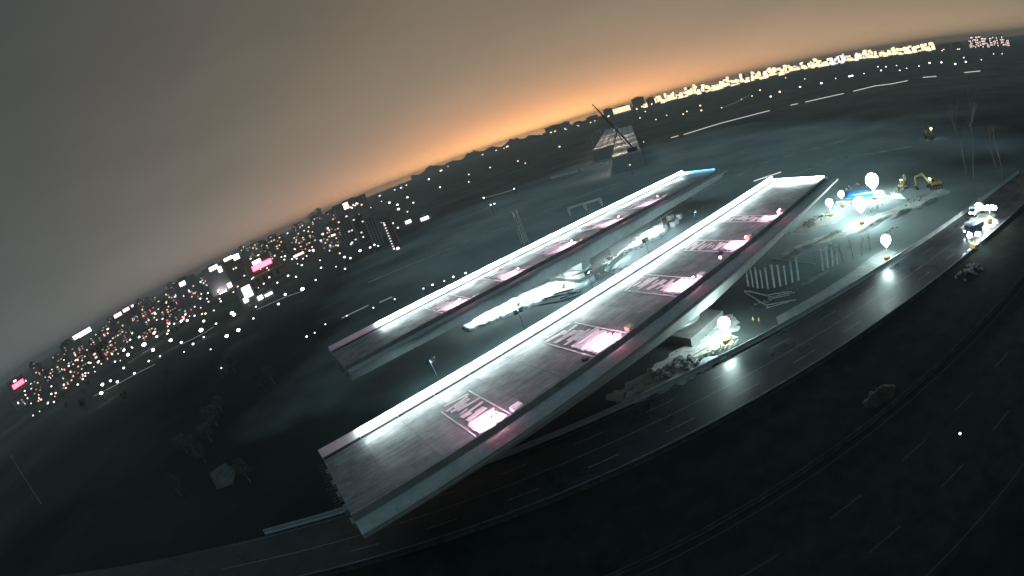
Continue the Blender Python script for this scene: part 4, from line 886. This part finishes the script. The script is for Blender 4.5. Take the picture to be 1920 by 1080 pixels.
building(245, 612, 52, 30, M_wall_b, 'wide building with a row of pinkish white roof lights', lit=[(-.25, .92, .3, .2, G_dotp), (.1, .96, .25, .18, G_dotp), (.36, .98, .1, .12, G_dotp)])
building(556, 420, 46, 14, M_wall_b, 'distant building with a bar of pale light along its roof', lit=[(0, .88, .8, .2, G_dotp)])
building(590, 408, 30, 12, M_wall_b, 'distant building with a short pale roof light', lit=[(0, .85, .7, .22, G_dotp)])
building(38, 728, 30, 18, M_wall_b, 'building at the edge of the frame with a red lit front', lit=[(0, .4, .8, .4, G_red), (-.1, .8, .2, .15, G_dotw)])
building(205, 668, 60, 26, M_wall_b, 'dark building in the middle of the low end of the town', floors=4, cols=6, frac=.12)
# the rest of the town
wl_ = (M_wall_a, M_wall_b, M_wall_c); n = 0
while n < 90:
    x = rnd.uniform(40, 640); hy = 706 - (x - 30) * .66 + (x - 30) ** 2 * .00019; dy = rnd.uniform(10, 85); y = hy + dy
    if 395 < x < 545 and 485 < y < 585: continue
    hp = rnd.uniform(.4, .98) * min(dy, 40); wp = rnd.uniform(12, 30) * (.5 + dy / 90)
    lit = [(rnd.uniform(-.45, .45), rnd.uniform(.15, .9), rnd.uniform(.05, .12), rnd.uniform(.06, .14), rnd.choice((G_winw, G_winy, G_winw, G_dotp, G_redd, G_magd))) for i in range(rnd.randrange(1, 6))]
    nf, ncl = max(3, int(hp / 4)), max(2, int(wp / 5))
    lit += [((i_ + .5) / ncl - .5, (j_ + .7) / (nf + .4), .55 / ncl, .45 / nf, rnd.choice((G_dimw, G_dimw, G_winy))) for i_ in range(ncl) for j_ in range(nf) if rnd.random() < .3]
    wm_ = rnd.choice(wl_)
    building(x, y, wp, hp, wm_, f'{"tall" if hp > 22 else "low" if hp < 12 else "mid height"} {"grey" if wm_ is M_wall_a else "brown" if wm_ is M_wall_b else "pale"} block of the town near {landmark(x, y)}', group='dim blocks of the town', lit=lit, seed=1000 + n); n += 1

# elevated road through the town
def elevated(a, b, z, wd, label):
    A, B = at(*a, z), at(*b, z); m_ = (A + B) / 2; ln = (B - A).length; e = empty('elevated_road', label, 'elevated road', (m_.x, m_.y, 0), math.atan2((B - A).y, (B - A).x))
    MB().box(-ln / 2, ln / 2, -wd / 2, wd / 2, z - 1.5, z).build('deck', M_conc, e)
    for s in (-1, 1): MB().box(-ln / 2, ln / 2, s * wd / 2 - .2, s * wd / 2 + .2, z + .003, z + 1.2).build('parapet', M_wall_c, e)
    for i in range(7): MB().box(-ln / 2 + ln * (i + .5) / 7 - 1, -ln / 2 + ln * (i + .5) / 7 + 1, -2, 2, 0, z - 1.503).build('pillar', M_conc2, e)
elevated((436, 546), (524, 499), 9, 12, 'pale elevated road passing below the red neon sign')
elevated((288, 634), (340, 603), 7, 9, 'short elevated road in the low end of the town')

# guard rails along the far roads, glowing to stand for light on them
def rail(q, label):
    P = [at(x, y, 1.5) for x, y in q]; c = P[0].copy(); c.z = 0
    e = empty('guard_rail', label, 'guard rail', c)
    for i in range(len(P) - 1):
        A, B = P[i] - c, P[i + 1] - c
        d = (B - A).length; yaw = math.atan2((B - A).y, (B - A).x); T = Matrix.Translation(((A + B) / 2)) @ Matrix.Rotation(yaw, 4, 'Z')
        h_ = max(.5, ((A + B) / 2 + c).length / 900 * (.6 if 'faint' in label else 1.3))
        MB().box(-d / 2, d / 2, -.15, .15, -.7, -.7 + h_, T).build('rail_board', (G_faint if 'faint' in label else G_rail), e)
rail([(1258, 258), (1272, 254)], 'short lit end piece of the long guard rail across the dark plain')
rail([(1282, 252), (1350, 231), (1400, 218), (1443, 207)], 'long lit guard rail crossing the dark plain')
rail([(1482, 197), (1496, 194)], 'short lit guard rail piece after the long one')
rail([(1510, 191), (1550, 182), (1582, 175)], 'lit guard rail in the middle of the dark plain')
rail([(1600, 171), (1640, 161), (1672, 157), (1702, 151)], 'lit guard rail beyond the middle of the dark plain')
rail([(1730, 145), (1756, 143)], 'short lit guard rail near the far edge of the dark plain')
rail([(1808, 136), (1838, 133)], 'last short lit guard rail at the edge of the dark plain')
rail([(907, 371), (935, 363), (965, 354)], 'faint lit guard rail on the open land beside three lamps')
rail([(1356, 201), (1380, 192), (1407, 177)], 'faint lit guard rail above the long one on the plain')
rail([(640, 595), (690, 571)], 'faint lit rail behind the near end of the farther bridge half')
rail([(710, 566), (735, 555)], 'faint short lit rail behind the farther bridge half')
rail([(175, 742), (215, 722), (255, 700), (290, 682)], 'faint lit street edge at the low end of the town')
rail([(340, 645), (380, 625), (400, 612)], 'faint lit street edge in the middle of the town')
rail([(480, 580), (530, 558), (566, 545)], 'faint lit street edge below the market hall')
rail([(1413, 338), (1437, 330), (1464, 321)], 'jagged lit rail in the dark behind the far end of the nearer bridge half')

# ------------------------------------------------------------------ the bright row along the horizon
def hor(x):                                                           # sight height of the skyline foot
    pts = ((770, 336), (905, 288), (1025, 252), (1100, 230), (1200, 202), (1290, 180), (1380, 158), (1530, 125), (1640, 108), (1739, 95), (1883, 86))
    for (a, b), (c_, d_) in zip(pts, pts[1:]):
        if a <= x <= c_: return b + (d_ - b) * (x - a) / (c_ - a)
    return pts[-1][1]
x = 1214.0; k = 0
while x < 1755:
    wpx = rnd.uniform(6, 13); hpx = rnd.uniform(9, 16) if x < 1450 else rnd.uniform(9, 14); y = hor(x) + rnd.uniform(-1, 3)
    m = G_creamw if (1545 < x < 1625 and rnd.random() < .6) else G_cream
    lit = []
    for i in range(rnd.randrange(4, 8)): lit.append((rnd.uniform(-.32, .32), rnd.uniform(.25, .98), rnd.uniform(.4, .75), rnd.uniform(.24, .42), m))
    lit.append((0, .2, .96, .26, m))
    building(x, y, wpx, hpx, M_wall_c, f'{"tall" if hpx > 12.5 else "low"} {"white" if m is G_creamw else "cream"} floodlit building of the horizon row, {"beside the glowing hall" if x < 1300 else "beyond the glowing hall" if x < 1420 else "in the middle of the row" if x < 1540 else "where the row turns white" if x < 1630 else "towards the window grid towers"}', group='bright row along the horizon', lit=lit, seed=3000 + k, name='floodlit_building', roofbox=False)
    x += wpx * rnd.uniform(.6, .95); k += 1
for i in range(16):                                                   # towers with window grids at the end of the row
    x = 1822 + i * 4.6 + rnd.uniform(-1, 1); building(x, hor(x) + rnd.uniform(-2, 3), 6, rnd.uniform(11, 20), M_wall_b, f'distant tower with pinkish lit windows ending the horizon row, {ORD[i]} towards the frame edge', group='lit towers at the end of the horizon row', floors=4, cols=2, frac=.75, wm=G_dotp, seed=4000 + i, name='distant_tower', roofbox=False)
for i, (x, wpx, hpx) in enumerate(((1040, 30, 15), (1064, 16, 15), (1086, 14, 10), (1112, 20, 12), (1143, 16, 17), (1200, 22, 22), (1222, 14, 16), (1770, 20, 10), (1795, 16, 12))):
    building(x, hor(x) + 3, wpx, hpx, M_wall_b, f'dark block against the glowing sky, {["first","second","third","fourth","fifth","sixth","seventh","eighth","ninth"][i]} along the skyline from the orange dome', group='dark blocks on the skyline', lit=[(rnd.uniform(-.3, .3), rnd.uniform(.1, .3), .12, .12, G_doto) for j in range(2)], seed=5000 + i, name='skyline_block')
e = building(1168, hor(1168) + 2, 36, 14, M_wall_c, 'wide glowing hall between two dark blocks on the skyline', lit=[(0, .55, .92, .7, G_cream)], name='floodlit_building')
# wooded low hills under the glow
def ridge(x0, x1, hmin, hmax, label, seed, off=0):
    r = random.Random(seed); vs = []; n = int((x1 - x0) / 3); P = []
    for i in range(n + 1):
        x = x0 + (x1 - x0) * i / n; p = at(x, hor(x) + 1.5 + off, 0); d = math.hypot(p.x, p.y); h = d / 900 * (hmin + (hmax - hmin) * (.5 + .5 * math.sin(i * .37 + seed) * math.sin(i * .13)) * r.uniform(.75, 1.25)); P.append((p, max(1, h)))
    b = MB(); rows = []
    for p, h in P:
        u = Vector((p.x, p.y, 0)).normalized()
        rows.append([p + u * (-h * .8) - Vector((0, 0, .5)), p + u * (-h * .3) + Vector((0, 0, h * .7)), p + Vector((0, 0, h)), p + u * (h * .6) + Vector((0, 0, h * .6)), p + u * h - Vector((0, 0, .5))])
    vs = [q for rr in rows for q in rr]; fs = [(i * 5 + j, (i + 1) * 5 + j, (i + 1) * 5 + j + 1, i * 5 + j + 1) for i in range(n) for j in range(4)]
    o = b.add(vs, fs).build('treeline', mat('wooded_ridge', (0.09, 0.08, 0.06), .95, .3, .01), None, True); o['kind'] = 'stuff'; o['label'] = label; o['category'] = 'treeline'
ridge(772, 1040, 3, 13, 'dark wooded ridge along the horizon under the orange glow', 3)
ridge(1040, 1250, 2, 6, 'low wooded line among the dark blocks on the skyline', 7)

# ------------------------------------------------------------------ night haze
m = bpy.data.materials.new('night_haze'); m.use_nodes = True; t = m.node_tree; t.nodes.clear()
o = t.nodes.new('ShaderNodeOutputMaterial'); v = t.nodes.new('ShaderNodeVolumePrincipled')
v.inputs['Color'].default_value = (0.80, 0.84, 0.86, 1); v.inputs['Density'].default_value = 0.00016; v.inputs['Anisotropy'].default_value = 0.2
t.links.new(v.outputs[0], o.inputs['Volume'])
hz = MB().box(-15500, 15500, -15500, 15500, -1.0, 160).build('haze', m); hz['kind'] = 'stuff'
